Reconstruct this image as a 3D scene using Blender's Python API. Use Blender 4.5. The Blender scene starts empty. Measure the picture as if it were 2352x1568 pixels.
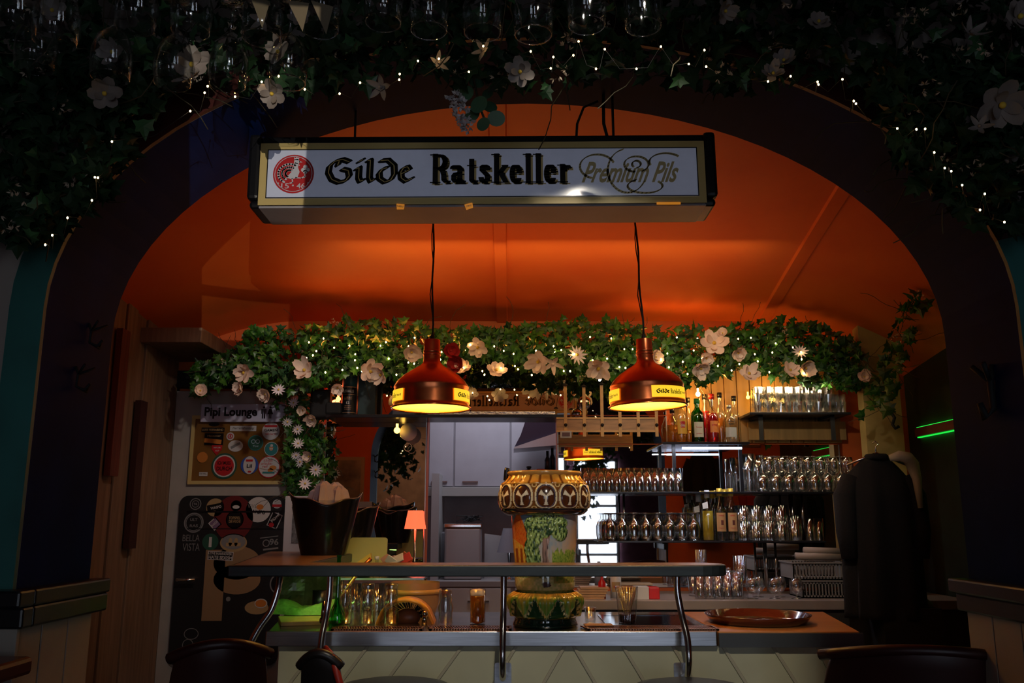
import bpy, math, random
from mathutils import Vector, Matrix, Euler
PI = math.pi
sc = bpy.context.scene
COL = sc.collection
R = random.Random(7)
# ------------------------------------------------------------------ camera
EYE = 1.35; F = 2000.0; TH = math.atan(406 / F)
cam = bpy.data.objects.new('camera', bpy.data.cameras.new('camera')); COL.objects.link(cam)
cam.data.sensor_width = 36; cam.data.lens = F / 2352 * 36
cam.location = (0, 0, EYE); cam.rotation_euler = (PI / 2 + TH, 0, 0)
cam.data.clip_start = 0.05; cam.data.clip_end = 60
sc.camera = cam
# ------------------------------------------------------------------ world, exposure
w = bpy.data.worlds.new('world'); sc.world = w; w.use_nodes = True
w.node_tree.nodes['Background'].inputs[0].default_value = (0.3, 0.4, 0.7, 1)
w.node_tree.nodes['Background'].inputs[1].default_value = 0.008
sc.view_settings.view_transform = 'Standard'; sc.view_settings.look = 'None'
sc.view_settings.gamma = 1; sc.view_settings.use_curve_mapping = False
sc.view_settings.exposure = 0.0
# ------------------------------------------------------------------ lights of the room, with added fill lights
def light(kind, name, loc, power, color, size=0.1, size_y=None, target=None, spot=None, blend=0.2, spread=None):
    d = bpy.data.lights.new(name, kind); d.energy = power; d.color = color
    if kind == 'AREA':
        d.size = size
        if size_y: d.shape = 'RECTANGLE'; d.size_y = size_y
        if spread: d.spread = spread
    else: d.shadow_soft_size = size
    if spot: d.spot_size = spot; d.spot_blend = blend
    o = bpy.data.objects.new(name, d); COL.objects.link(o); o.location = loc
    if target: o.rotation_euler = (Vector(target) - Vector(loc)).to_track_quat('-Z', 'Y').to_euler()
    return o
WARM = (1.0, 0.55, 0.14)
light('SPOT', 'counter_front_fill', (0.3, 1.2, 2.72), 72, (1.0, 0.90, 0.74), 0.04, target=(0.12, 3.4, 0.86), spot=math.radians(42), blend=0.35)  # added spot, brightens the counter front and the ceramic column
light('SPOT', 'back_shelf_fill', (0.75, 2.78, 2.5), 30, (1.0, 0.9, 0.76), 0.03, target=(1.15, 4.95, 1.45), spot=math.radians(54), blend=0.7)  # added fill behind the sign for the glasses on the back shelves
light('AREA', 'high_shelf_fill', (1.5, 4.70, 2.06), 0.9, (1.0, 0.8, 0.5), 0.5, 0.04, (1.5, 5.0, 1.9))  # added fill that makes the stacked small glasses brighter
light('AREA', 'kitchen_ceiling_light', (-0.1, 6.1, 2.6), 15, (0.86, 0.86, 1.0), 0.9, 0.9, (-0.1, 6.1, 0))
light('AREA', 'ceiling_glow_fill', (0.0, 4.78, 2.3), 5, (1.0, 0.31, 0.05), 2.3, 0.06, (0.1, 3.9, 2.72))  # hidden area light added to make the orange ceiling glow
light('AREA', 'garland_front_fill', (0.2, 3.9, 2.5), 3.2, (1.0, 0.74, 0.36), 2.0, 0.08, (0.2, 4.9, 2.2))  # added warm fill on the garland leaves, no fixture here
light('POINT', 'amber_bulb_light', (1.07, 4.92, 2.04), 2.8, (1, 0.45, 0.08), 0.03)
light('POINT', 'amber_bulb_light', (1.5, 4.98, 2.02), 2.4, (1, 0.5, 0.08), 0.03)
light('POINT', 'red_bulb_light', (-1.06, 4.98, 2.02), 0.7, (1, 0.1, 0.03), 0.03)
light('AREA', 'green_led_light', (-0.72, 3.55, 1.13), 0.22, (0.45, 1.0, 0.2), 0.4, 0.05, (-0.75, 3.7, 0.9))
light('AREA', 'ceiling_bounce_fill', (0.1, 4.1, 1.95), 4.6, (1.0, 0.32, 0.06), 2.0, 0.3, (0.15, 3.7, 2.7))  # added upward fill, stands in for lamp light bouncing off the counter
light('SPOT', 'door_fill', (-0.7, 3.4, 2.6), 20, (1.0, 0.88, 0.8), 0.03, target=(-1.5, 5.07, 1.35), spot=math.radians(64), blend=0.9)  # added spot to lift the sticker door, no fixture here
light('SPOT', 'rear_wall_fill', (-1.3, -1.6, 2.9), 40, (1.0, 0.72, 0.5), 0.05, target=(-1.3, -3.3, 1.5), spot=math.radians(80), blend=0.8)  # added fill so the rear wall shows up in the left mirror
light('AREA', 'shelf_led_light', (1.05, 4.72, 1.74), 1.5, (0.75, 0.8, 1.0), 0.35, 0.03, (1.05, 4.8, 1.0))
sg = light('SPOT', 'sun_glint_from_street', (0.78, -2.7, 1.42), 420, (1.0, 0.9, 0.75), 0.004, target=(-0.78, 2.42, 2.33), spot=math.radians(9), blend=0.0)
# the glint arrives through a window pane: a rectangular beam crossed by one glazing bar
sg.data.use_nodes = True; nt = sg.data.node_tree; em = nt.nodes['Emission']; tc = nt.nodes.new('ShaderNodeTexCoord'); sp = nt.nodes.new('ShaderNodeSeparateXYZ'); nt.links.new(tc.outputs['Normal'], sp.inputs[0])
def mth(op, a, b, c=None):
    n = nt.nodes.new('ShaderNodeMath'); n.operation = op
    for i, v in enumerate((a, b, c)):
        if v is None: continue
        if isinstance(v, (int, float)): n.inputs[i].default_value = v
        else: nt.links.new(v, n.inputs[i])
    return n.outputs[0]
u_ = mth('DIVIDE', sp.outputs[0], sp.outputs[2]); v_ = mth('DIVIDE', sp.outputs[1], sp.outputs[2])
msk = mth('MULTIPLY', mth('COMPARE', u_, 0.0, 0.030), mth('COMPARE', v_, 0.0, 0.05))
msk = mth('MULTIPLY', msk, mth('SUBTRACT', 1.0, mth('COMPARE', v_, 0.022, 0.003)))
nt.links.new(msk, em.inputs['Strength'])

# ------------------------------------------------------------------ pixel frame helpers (2352 x 1568)
CT, ST = math.cos(TH), math.sin(TH)
def sl(py):
    z = (784 - py) / F
    return (ST + z * CT) / (CT - z * ST)
def zat(py, Y): return EYE + Y * sl(py)
def Yat(py, z): return (z - EYE) / sl(py)
def xat(px, py, Y): return (px - 1176) / F / (CT - (784 - py) / F * ST) * Y
def P(px, py, Y): return Vector((xat(px, py, Y), Y, zat(py, Y)))

# ------------------------------------------------------------------ materials
MATS = {}
def mat(name, color, rough=0.5, metal=0.0, var=0.0, scale=8, bump=0.0, emis=None, es=0.0, coat=0.0, col2=None, stretch=None, trans=0.0, spec=None, bscale=None, noise_detail=4, subsurf=0.0):
    if name in MATS: return MATS[name]
    m = bpy.data.materials.new(name); m.use_nodes = True; nt = m.node_tree; b = nt.nodes['Principled BSDF']
    c = (*color, 1)
    b.inputs['Base Color'].default_value = c; b.inputs['Roughness'].default_value = rough; b.inputs['Metallic'].default_value = metal
    if coat: b.inputs['Coat Weight'].default_value = coat; b.inputs['Coat Roughness'].default_value = 0.06
    if trans: b.inputs['Transmission Weight'].default_value = trans
    if spec is not None: b.inputs['Specular IOR Level'].default_value = spec
    if subsurf: b.inputs['Subsurface Weight'].default_value = subsurf
    if emis: b.inputs['Emission Color'].default_value = (*emis, 1); b.inputs['Emission Strength'].default_value = es
    if var or bump or col2:
        tc = nt.nodes.new('ShaderNodeTexCoord'); mp = nt.nodes.new('ShaderNodeMapping')
        nt.links.new(tc.outputs['Object'], mp.inputs[0])
        if stretch: mp.inputs['Scale'].default_value = stretch
        n = nt.nodes.new('ShaderNodeTexNoise'); n.inputs['Scale'].default_value = scale; n.inputs['Detail'].default_value = noise_detail
        nt.links.new(mp.outputs[0], n.inputs[0])
        if var or col2:
            r = nt.nodes.new('ShaderNodeValToRGB'); nt.links.new(n.outputs[0], r.inputs[0])
            r.color_ramp.elements[0].position = 0.3; r.color_ramp.elements[1].position = 0.7
            lo = tuple(max(0, x * (1 - var)) for x in color); hi = col2 if col2 else tuple(min(1, x * (1 + var)) for x in color)
            r.color_ramp.elements[0].color = (*(color if col2 else lo), 1); r.color_ramp.elements[1].color = (*hi, 1)
            nt.links.new(r.outputs[0], b.inputs['Base Color'])
        if bump:
            n2 = n
            if bscale:
                n2 = nt.nodes.new('ShaderNodeTexNoise'); n2.inputs['Scale'].default_value = bscale; nt.links.new(mp.outputs[0], n2.inputs[0])
            bp = nt.nodes.new('ShaderNodeBump'); bp.inputs['Strength'].default_value = bump; bp.inputs['Distance'].default_value = 0.01
            nt.links.new(n2.outputs[0], bp.inputs['Height']); nt.links.new(bp.outputs[0], b.inputs['Normal'])
    MATS[name] = m; return m
def glassm(name, tint=(0.97, 0.98, 0.98), base=0.15, rough=0.05, k=1.0):
    if name in MATS: return MATS[name]
    m = bpy.data.materials.new(name); m.use_nodes = True; nt = m.node_tree; nt.nodes.remove(nt.nodes['Principled BSDF'])
    out = nt.nodes['Material Output']
    t = nt.nodes.new('ShaderNodeBsdfTransparent'); t.inputs[0].default_value = (*tint, 1)
    g = nt.nodes.new('ShaderNodeBsdfGlossy'); g.inputs['Roughness'].default_value = rough
    lw = nt.nodes.new('ShaderNodeLayerWeight'); lw.inputs[0].default_value = 0.35
    pw = nt.nodes.new('ShaderNodeMath'); pw.operation = 'POWER'; pw.inputs[1].default_value = 2.5; nt.links.new(lw.outputs['Facing'], pw.inputs[0])
    ma = nt.nodes.new('ShaderNodeMath'); ma.operation = 'MULTIPLY_ADD'; ma.inputs[1].default_value = 0.85 * k; ma.inputs[2].default_value = base; ma.use_clamp = True
    nt.links.new(pw.outputs[0], ma.inputs[0])
    mx = nt.nodes.new('ShaderNodeMixShader'); nt.links.new(ma.outputs[0], mx.inputs[0]); nt.links.new(t.outputs[0], mx.inputs[1]); nt.links.new(g.outputs[0], mx.inputs[2])
    nt.links.new(mx.outputs[0], out.inputs[0]); MATS[name] = m; return m
def emism(name, color, s):
    if name in MATS: return MATS[name]
    m = bpy.data.materials.new(name); m.use_nodes = True; b = m.node_tree.nodes['Principled BSDF']
    b.inputs['Base Color'].default_value = (*[c * 0.5 for c in color], 1)
    b.inputs['Emission Color'].default_value = (*color, 1); b.inputs['Emission Strength'].default_value = s
    MATS[name] = m; return m
def vcolm(name, rough=0.2, coat=0.6, bump=0.0):
    m = mat(name, (0.5, 0.5, 0.5), rough, coat=coat, bump=bump, scale=60)
    nt = m.node_tree; a = nt.nodes.new('ShaderNodeVertexColor'); a.layer_name = 'Col'
    nt.links.new(a.outputs[0], nt.nodes['Principled BSDF'].inputs['Base Color']); return m

# ------------------------------------------------------------------ mesh builder
def hull(pts):
    pts = sorted(set((round(a, 6), round(b, 6)) for a, b in pts))
    if len(pts) < 3: return pts
    def half(ps):
        h = []
        for p in ps:
            while len(h) > 1 and (h[-1][0] - h[-2][0]) * (p[1] - h[-2][1]) - (h[-1][1] - h[-2][1]) * (p[0] - h[-2][0]) <= 0: h.pop()
            h.append(p)
        return h
    a = half(pts); b = half(pts[::-1]); return a[:-1] + b[:-1]
class MB:
    def __init__(s): s.v = []; s.f = []; s.mi = []; s.sm = []; s.cur = 0; s.col = None
    def add(s, vs, fs, smooth=False):
        o = len(s.v); s.v += [tuple(v) for v in vs]
        for f in fs: s.f.append([i + o for i in f]); s.mi.append(s.cur); s.sm.append(smooth)
        return s
    def m(s, i): s.cur = i; return s
    def box(s, x0, y0, z0, x1, y1, z1, rot=None, pivot=None):
        vs = [Vector((x, y, z)) for x in (x0, x1) for y in (y0, y1) for z in (z0, z1)]
        if rot is not None:
            c = Vector(pivot) if pivot is not None else Vector(((x0 + x1) / 2, (y0 + y1) / 2, (z0 + z1) / 2))
            M = Euler(rot).to_matrix(); vs = [M @ (v - c) + c for v in vs]
        return s.add(vs, [(0, 1, 3, 2), (4, 6, 7, 5), (0, 4, 5, 1), (2, 3, 7, 6), (0, 2, 6, 4), (1, 5, 7, 3)])
    def lathe(s, prof, n=24, c=(0, 0, 0), M=None, flute=0, famp=0.0, frange=None, smooth=True):
        o = len(s.v); vs = []
        for j, (r, z) in enumerate(prof):
            for i in range(n):
                a = 2 * PI * i / n; rr = r
                if flute and (frange is None or frange[0] <= z <= frange[1]): rr = r + famp * math.cos(flute * a)
                p = Vector((rr * math.cos(a), rr * math.sin(a), z))
                if M is not None: p = M @ p
                vs.append(p + Vector(c))
        fs = []
        for j in range(len(prof) - 1):
            for i in range(n):
                k = (i + 1) % n; fs.append((j * n + i, j * n + k, (j + 1) * n + k, (j + 1) * n + i))
        if prof[0][0] > 1e-5 and prof[0][0] < 0 : pass
        s.add(vs, fs, smooth)
        return s
    def disc(s, r, z, n=24, c=(0, 0, 0), up=True):
        vs = [(c[0] + r * math.cos(2 * PI * i / n), c[1] + r * math.sin(2 * PI * i / n), c[2] + z) for i in range(n)]
        return s.add(vs, [tuple(range(n)) if up else tuple(range(n - 1, -1, -1))])
    def tube(s, pts, r, n=8, cap=True):
        pts = [Vector(p) for p in pts]; vs = []; ref = None
        for i, p in enumerate(pts):
            t = (pts[min(i + 1, len(pts) - 1)] - pts[max(i - 1, 0)])
            if t.length < 1e-9: t = Vector((0, 0, 1))
            t.normalize()
            if ref is None: ref = t.orthogonal().normalized()
            u = (ref - t * ref.dot(t))
            if u.length < 1e-6: u = t.orthogonal()
            u.normalize(); ref = u; v = t.cross(u)
            rr = r[i] if isinstance(r, (list, tuple)) else r
            for k in range(n):
                a = 2 * PI * k / n; vs.append(p + (u * math.cos(a) + v * math.sin(a)) * rr)
        fs = [(j * n + k, j * n + (k + 1) % n, (j + 1) * n + (k + 1) % n, (j + 1) * n + k) for j in range(len(pts) - 1) for k in range(n)]
        if cap: fs += [tuple(range(n - 1, -1, -1)), tuple(range((len(pts) - 1) * n, len(pts) * n))]
        return s.add(vs, fs, True)
    def ball(s, c, r, n=10, m=6, sq=(1, 1, 1)):
        c = Vector(c); vs = [c + Vector((0, 0, r * sq[2]))]
        for j in range(1, m):
            t = PI * j / m
            for i in range(n):
                a = 2 * PI * i / n; vs.append(c + Vector((r * sq[0] * math.sin(t) * math.cos(a), r * sq[1] * math.sin(t) * math.sin(a), r * sq[2] * math.cos(t))))
        vs.append(c - Vector((0, 0, r * sq[2]))); L = len(vs) - 1
        fs = [(0, 1 + i, 1 + (i + 1) % n) for i in range(n)]
        for j in range(m - 2):
            for i in range(n): fs.append((1 + j * n + i, 1 + (j + 1) * n + i, 1 + (j + 1) * n + (i + 1) % n, 1 + j * n + (i + 1) % n))
        fs += [(L, 1 + (m - 2) * n + (i + 1) % n, 1 + (m - 2) * n + i) for i in range(n)]
        return s.add(vs, fs, True)
    def prism(s, pts, y0, y1, fn=None):   # outline in x,z extruded along y
        n = len(pts); vs = [(x, y0, z) for x, z in pts] + [(x, y1, z) for x, z in pts]
        if fn: vs = [fn(v) for v in vs]
        fs = [tuple(range(n)), tuple(range(2 * n - 1, n - 1, -1))] + [(i, i + n, (i + 1) % n + n, (i + 1) % n) for i in range(n)]
        return s.add(vs, fs)
    def slab(s, pts, z0, z1):             # outline in x,y extruded along z
        n = len(pts); vs = [(x, y, z0) for x, y in pts] + [(x, y, z1) for x, y in pts]
        return s.add(vs, [tuple(range(n - 1, -1, -1)), tuple(range(n, 2 * n))] + [(i, (i + 1) % n, (i + 1) % n + n, i + n) for i in range(n)])
    def flat(s, polys, fn):               # 2D polygons mapped to 3D
        for p in polys: s.add([fn(a, b) for a, b in p], [tuple(range(len(p)))])
        return s
    def tf(s, M, start=0):
        for i in range(start, len(s.v)): s.v[i] = tuple(M @ Vector(s.v[i]))
        return s
    def build(s, name, mats, parent=None, loc=None, rot=None, bevel=0, rel=None, seg=2):
        me = bpy.data.meshes.new(name)
        v = s.v
        if rel is not None: v = [(a[0] - rel[0], a[1] - rel[1], a[2] - rel[2]) for a in v]
        me.from_pydata(v, [], s.f)
        if not isinstance(mats, (list, tuple)): mats = [mats]
        for mm in mats: me.materials.append(mm)
        if len(mats) > 1: me.polygons.foreach_set('material_index', s.mi)
        me.polygons.foreach_set('use_smooth', s.sm)
        if s.col:
            ca = me.color_attributes.new('Col', 'FLOAT_COLOR', 'POINT'); fl = []
            for c in s.col: fl += [c[0], c[1], c[2], 1.0]
            ca.data.foreach_set('color', fl)
        me.update()
        o = bpy.data.objects.new(name, me); COL.objects.link(o)
        if parent: o.parent = parent
        if rel is not None and loc is None: loc = rel
        if loc is not None: o.location = loc
        if rot is not None: o.rotation_euler = rot
        if bevel:
            b = o.modifiers.new('bevel', 'BEVEL'); b.width = bevel; b.segments = seg; b.limit_method = 'ANGLE'; b.angle_limit = 0.7
        return o
def tag(o, label=None, cat=None, group=None, kind=None):
    if label: o['label'] = label
    if cat: o['category'] = cat
    if group: o['group'] = group
    if kind: o['kind'] = kind
    return o
def thing(name, label, cat, loc=(0, 0, 0), rz=0, group=None, kind=None):
    o = bpy.data.objects.new(name, None); COL.objects.link(o); o.empty_display_size = 0.05
    o.location = loc; o.rotation_euler = (0, 0, rz); return tag(o, label, cat, group, kind)
def kids(o): return [c for c in bpy.data.objects if c.parent == o]
KC = {}
def dup(root, loc, rz=0, label=None, group=None, rot=None, scale=None):
    if root.name not in KC: KC[root.name] = [(c, kids(c)) for c in kids(root)]
    r = root.copy(); COL.objects.link(r); r.location = loc; r.rotation_euler = rot if rot else (0, 0, rz)
    if scale: r.scale = (scale, scale, scale)
    if label: r['label'] = label
    if group: r['group'] = group
    for c, gs in KC[root.name]:
        d = c.copy(); COL.objects.link(d); d.parent = r
        for g in gs:
            e = g.copy(); COL.objects.link(e); e.parent = d
    return r
def structure(name, mb, m, **k):
    o = mb.build(name, m, **k); o['kind'] = 'structure'; return o
def bx(*a): return MB().box(*a)

# ------------------------------------------------------------------ lettering
def E(cx, cy, rx, ry, a0, a1, n=14):
    return [(cx + rx * math.cos(math.radians(a0 + (a1 - a0) * i / n)), cy + ry * math.sin(math.radians(a0 + (a1 - a0) * i / n))) for i in range(n + 1)]
def nib(path, wd, th, ang):
    a = math.radians(ang); u = (math.cos(a) * wd / 2, math.sin(a) * wd / 2); v = (-math.sin(a) * th / 2, math.cos(a) * th / 2)
    cor = [(sx * u[0] + sy * v[0], sx * u[1] + sy * v[1]) for sx in (-1, 1) for sy in (-1, 1)]
    return [hull([(p[0] + c[0], p[1] + c[1]) for p in (path[i], path[i + 1]) for c in cor]) for i in range(len(path) - 1)]
SER = lambda x, y, h=0.15: [(x - h, y), (x + h, y)]
RK = {  # condensed fat face, nib flat
 'R': (0.62, [[(.17, 0), (.17, 1)]], [SER(.17, .98), SER(.17, .02), [(.17, .97), *E(.3, .745, .16, .225, 90, -90, 12), (.17, .52)], [(.28, .52), (.38, .45), (.42, .3), (.43, .12), (.5, .03), (.56, .06)]]),
 'a': (0.46, [], [[*E(.17, .48, .11, .12, 170, 0, 8), (.28, .12), (.33, .03), (.39, .06)], [(.28, .36), (.16, .33), (.1, .24), (.1, .12), (.16, .03), (.24, .07), (.28, .14)]]),
 't': (0.36, [], [[(.17, .82), (.17, .1), (.23, .02), (.3, .07)], SER(.17, .6, .13)]),
 's': (0.40, [], [[(.29, .45), (.27, .56), (.19, .61), (.12, .55), (.12, .44), (.2, .35), (.27, .26), (.28, .13), (.2, .02), (.12, .06), (.09, .18)]]),
 'k': (0.52, [[(.15, 0), (.15, 1)]], [SER(.12, .98, .12), SER(.15, .02), [(.42, .6), (.26, .36)], SER(.4, .6, .09), [(.26, .38), (.42, .03)], SER(.42, .02, .1)]),
 'e': (0.42, [], [[(.12, .34), (.3, .34)], E(.2, .31, .11, .29, 5, 325, 16)]),
 'l': (0.30, [[(.15, 0), (.15, 1)]], [SER(.12, .98, .12), SER(.15, .02)]),
 'r': (0.42, [[(.15, 0), (.15, .62)]], [SER(.12, .6, .12), SER(.15, .02), [(.16, .45), (.22, .58), (.3, .58), (.33, .5)]]),
}
def ratskeller():
    out = []; x = 0
    for ch in 'Ratskeller':
        wd, stems, rest = RK[ch]
        for p in stems + rest:
            thin = len(p) == 2 and abs(p[0][1] - p[1][1]) < 1e-6
            out += [[(a + x, b) for a, b in q] for q in nib(p, 0.02 if thin else .155, .04, 0)]
        x += wd
    return out, x
GL = {
 'G': (.96, [[(.78, .86), (.55, .96), (.3, .88), (.13, .68), (.1, .42), (.22, .14), (.45, .02), (.68, .08), (.8, .28), (.76, .5), (.56, .56)], [(.45, .88), (.4, .72)]]),
 'i': (.36, [[(.06, .56), (.16, .62), (.15, .2), (.2, .06), (.3, .1)], [(.14, .86), (.27, .94)]]),
 'l': (.36, [[(.08, .9), (.17, .92), (.15, .2), (.2, .06), (.3, .12)]]),
 'd': (.72, [[(.16, .9), (.4, .92), (.6, .7), (.62, .36), (.5, .1), (.3, .02), (.13, .16), (.11, .38), (.22, .56), (.36, .6)]]),
 'e': (.56, [[(.14, .36), (.4, .52), (.33, .64), (.2, .6), (.11, .42), (.13, .18), (.28, .05), (.48, .16)]]),
}
def gilde(inline=False):
    out = []; x = 0
    for ch in 'Gilde':
        wd, ps = GL[ch]
        for p in ps: out += [[(a + x, b) for a, b in q] for q in nib(p, .025 if inline else .25, .022 if inline else .07, 38)]
        x += wd
    return out, x
TXT = {}
def text2d(s, bold=0.0, shear=0.0):
    key = (s, bold, shear)
    if key in TXT: return TXT[key]
    c = bpy.data.curves.new('lettering', 'FONT'); c.body = s; c.size = 1; c.offset = bold; c.shear = shear; c.resolution_u = 3
    o = bpy.data.objects.new('lettering', c); COL.objects.link(o)
    dg = bpy.context.evaluated_depsgraph_get(); me = bpy.data.meshes.new_from_object(o.evaluated_get(dg))
    vs = [(v.co.x, v.co.y) for v in me.vertices]; ps = [[vs[i] for i in p.vertices] for p in me.polygons]
    bpy.data.objects.remove(o); bpy.data.curves.remove(c); bpy.data.meshes.remove(me)
    x0 = min(v[0] for v in vs); x1 = max(v[0] for v in vs); y0 = min(v[1] for v in vs); y1 = max(v[1] for v in vs)
    ps = [[((a - x0), (b - y0)) for a, b in p] for p in ps]
    TXT[key] = (ps, x1 - x0, y1 - y0); return TXT[key]
def fit(polys, wd, ht, X, Z, W, H, rot=0, flip=False):
    out = []; c, s_ = math.cos(rot), math.sin(rot)
    for p in polys:
        q = []
        for a, b in p:
            u = (a / wd - .5) * W; v = (b / ht - .5) * H
            if flip: u = -u
            q.append((X + u * c - v * s_, Z + u * s_ + v * c))
        out.append(q)
    return out
def circ(cx, cz, r, n=28, rz=None, a0=0): return [(cx + r * math.cos(a0 + 2 * PI * i / n), cz + (rz or r) * math.sin(a0 + 2 * PI * i / n)) for i in range(n)]
def ring(cx, cz, r, t, n=28, rz=None):
    rz = rz or r; out = []
    for i in range(n):
        a, b = 2 * PI * i / n, 2 * PI * (i + 1) / n
        out.append([(cx + r * math.cos(a), cz + rz * math.sin(a)), (cx + r * math.cos(b), cz + rz * math.sin(b)), (cx + (r - t) * math.cos(b), cz + (rz - t) * math.sin(b)), (cx + (r - t) * math.cos(a), cz + (rz - t) * math.sin(a))])
    return out
def rrect(x0, z0, x1, z1, r, n=6):
    out = []
    for cx, cz, a in ((x1 - r, z1 - r, 0), (x0 + r, z1 - r, 90), (x0 + r, z0 + r, 180), (x1 - r, z0 + r, 270)):
        out += [(cx + r * math.cos(math.radians(a + 90 * i / n)), cz + r * math.sin(math.radians(a + 90 * i / n))) for i in range(n + 1)]
    return out

# ------------------------------------------------------------------ shared materials
M_blue = mat('navy gloss paint', (0.004, 0.017, 0.09), 0.6, var=0.25, scale=5, spec=0.03)
M_teal = mat('teal paint', (0.02, 0.13, 0.115), 0.5, var=0.2, scale=6)
M_redp = mat('dark red paint', (0.06, 0.008, 0.006), 0.5, var=0.2)
M_orange = mat('orange plaster', (0.58, 0.085, 0.008), 0.6, col2=(0.66, 0.14, 0.016), scale=1.6, bump=0.15, bscale=14)
M_cream = mat('cream wall paint', (0.32, 0.27, 0.24), 0.7, var=0.12, scale=4)
M_purple = mat('purple wall paint', (0.18, 0.07, 0.11), 0.7, var=0.2)
M_white = mat('white panel paint', (0.36, 0.32, 0.27), 0.5, var=0.12, scale=5)
M_wood = mat('brown board wood', (0.15, 0.085, 0.05), 0.55, col2=(0.24, 0.15, 0.09), scale=5, stretch=(8, 8, 0.6), bump=0.2)
M_woodr = mat('red brown board', (0.12, 0.025, 0.015), 0.5, var=0.3, stretch=(8, 8, 0.6))
M_floor = mat('dark floorboards', (0.05, 0.03, 0.02), 0.4, var=0.4, scale=3, stretch=(6, 0.5, 1))
M_black = mat('black gloss', (0.008, 0.008, 0.01), 0.3)
M_blackm = mat('matt black', (0.006, 0.006, 0.007), 0.75)
M_steel = mat('brushed steel', (0.55, 0.56, 0.6), 0.28, 1.0, var=0.15, scale=6, stretch=(1, 30, 30))
M_chrome = mat('chrome pipe', (0.6, 0.6, 0.6), 0.16, 1.0)
M_leaf = mat('ivy leaf', (0.02, 0.10, 0.012), 0.38, col2=(0.07, 0.21, 0.025), scale=12)
M_leafd = mat('dark ivy leaf', (0.02, 0.07, 0.025), 0.45, col2=(0.045, 0.13, 0.045), scale=9)
M_stem = mat('vine stem', (0.05, 0.04, 0.02), 0.7)
M_petal = mat('cream petal', (0.85, 0.68, 0.54), 0.6, var=0.15, scale=20)
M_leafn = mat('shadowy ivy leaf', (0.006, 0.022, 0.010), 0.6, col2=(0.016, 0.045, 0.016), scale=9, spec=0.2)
M_petalw = mat('white petal', (0.8, 0.75, 0.8), 0.6, var=0.12, scale=20)
M_yel = mat('yellow stamen', (0.75, 0.5, 0.05), 0.6)
M_redpetal = mat('red petal', (0.35, 0.015, 0.015), 0.5)
M_glass = glassm('clear glass')
M_glassk = glassm('thick clear glass', base=0.2)
M_spark = glassm('sparkling glass', base=0.34, rough=0.10)
ORD = 'first second third fourth fifth sixth seventh eighth ninth tenth eleventh twelfth thirteenth'.split()
M_fairy = emism('fairy bulb glow', (1.0, 0.62, 0.22), 34)
M_gold = mat('gold paint', (0.62, 0.47, 0.18), 0.45)
M_ink = mat('black lettering', (0.006, 0.006, 0.008), 0.3)
M_paper = mat('white paper', (0.7, 0.68, 0.62), 0.7)
M_redink = mat('red print', (0.5, 0.015, 0.02), 0.45)
M_mirror = mat('mirror silvering', (0.80, 0.80, 0.80), 0.015, 1.0)

# ================================================================== THE SETTING
CX, HW, SP, RI = 0.05, 1.27, 1.89, 0.77
YN, YF = 2.22, 2.60
YB = 5.10; XL, XR = -1.98, 2.32
def arch_pts(grow=0.0, n=40):
    pts = [(CX - HW - grow, 0), (CX - HW - grow, SP)]
    pts += [(CX - (HW + grow) * math.cos(PI * i / n), SP + (RI + grow) * math.sin(PI * i / n)) for i in range(1, n)]
    return pts + [(CX + HW + grow, SP), (CX + HW + grow, 0)]
mb = MB(); ap = arch_pts()
def arch_face(mb, y, flip):
    quads = [[(-3.3, 0), (CX - HW, 0), (CX - HW, SP), (-3.3, SP)], [(-3.3, SP), (CX - HW, SP), (CX - HW, 3.2), (-3.3, 3.2)], [(CX + HW, 0), (3.3, 0), (3.3, SP), (CX + HW, SP)], [(CX + HW, SP), (3.3, SP), (3.3, 3.2), (CX + HW, 3.2)]]
    a2 = ap[1:-1]
    for i in range(len(a2) - 1): quads.append([a2[i], a2[i + 1], (a2[i + 1][0], 3.2), (a2[i][0], 3.2)])
    for q in quads:
        if flip: q = q[::-1]
        mb.add([(x, y, z) for x, z in q], [(0, 1, 2, 3)])
mb.m(0); arch_face(mb, YN, False)
mb.m(1)
for i in range(len(ap) - 1):
    (a, b), (c, d) = ap[i], ap[i + 1]; mb.add([(a, YN, b), (a, YF, b), (c, YF, d), (c, YN, d)], [(0, 1, 2, 3)], True)
mb.m(2); arch_face(mb, YF, True)
structure('wall_arch', mb, [M_cream, M_blue, M_orange])
# painted band round the arch (teal below, red above)
mb = MB(); a1 = arch_pts(0.0, 40); a2 = arch_pts(0.09, 40)
for i in range(len(a1) - 1):
    mb.m(0 if (i == 0 or i == len(a1) - 2 or i < 5 or i > len(a1) - 6) else 1)
    q = [a1[i], a1[i + 1], a2[i + 1], a2[i]]
    mb.add([(x, YN - 0.015, z) for x, z in q] + [(x, YN - 0.001, z) for x, z in q], [(3, 2, 1, 0), (0, 1, 5, 4), (2, 3, 7, 6)])
structure('trim_1', mb, [M_teal, M_redp])
structure('floor', bx(-3.3, -3.3, -0.05, 3.3, 7.4, 0.0), M_floor)
structure('ceiling_front', bx(-3.3, -3.3, 3.2, 3.3, 2.6, 3.25), mat('dark ceiling', (0.03, 0.025, 0.03), 0.8))
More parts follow.
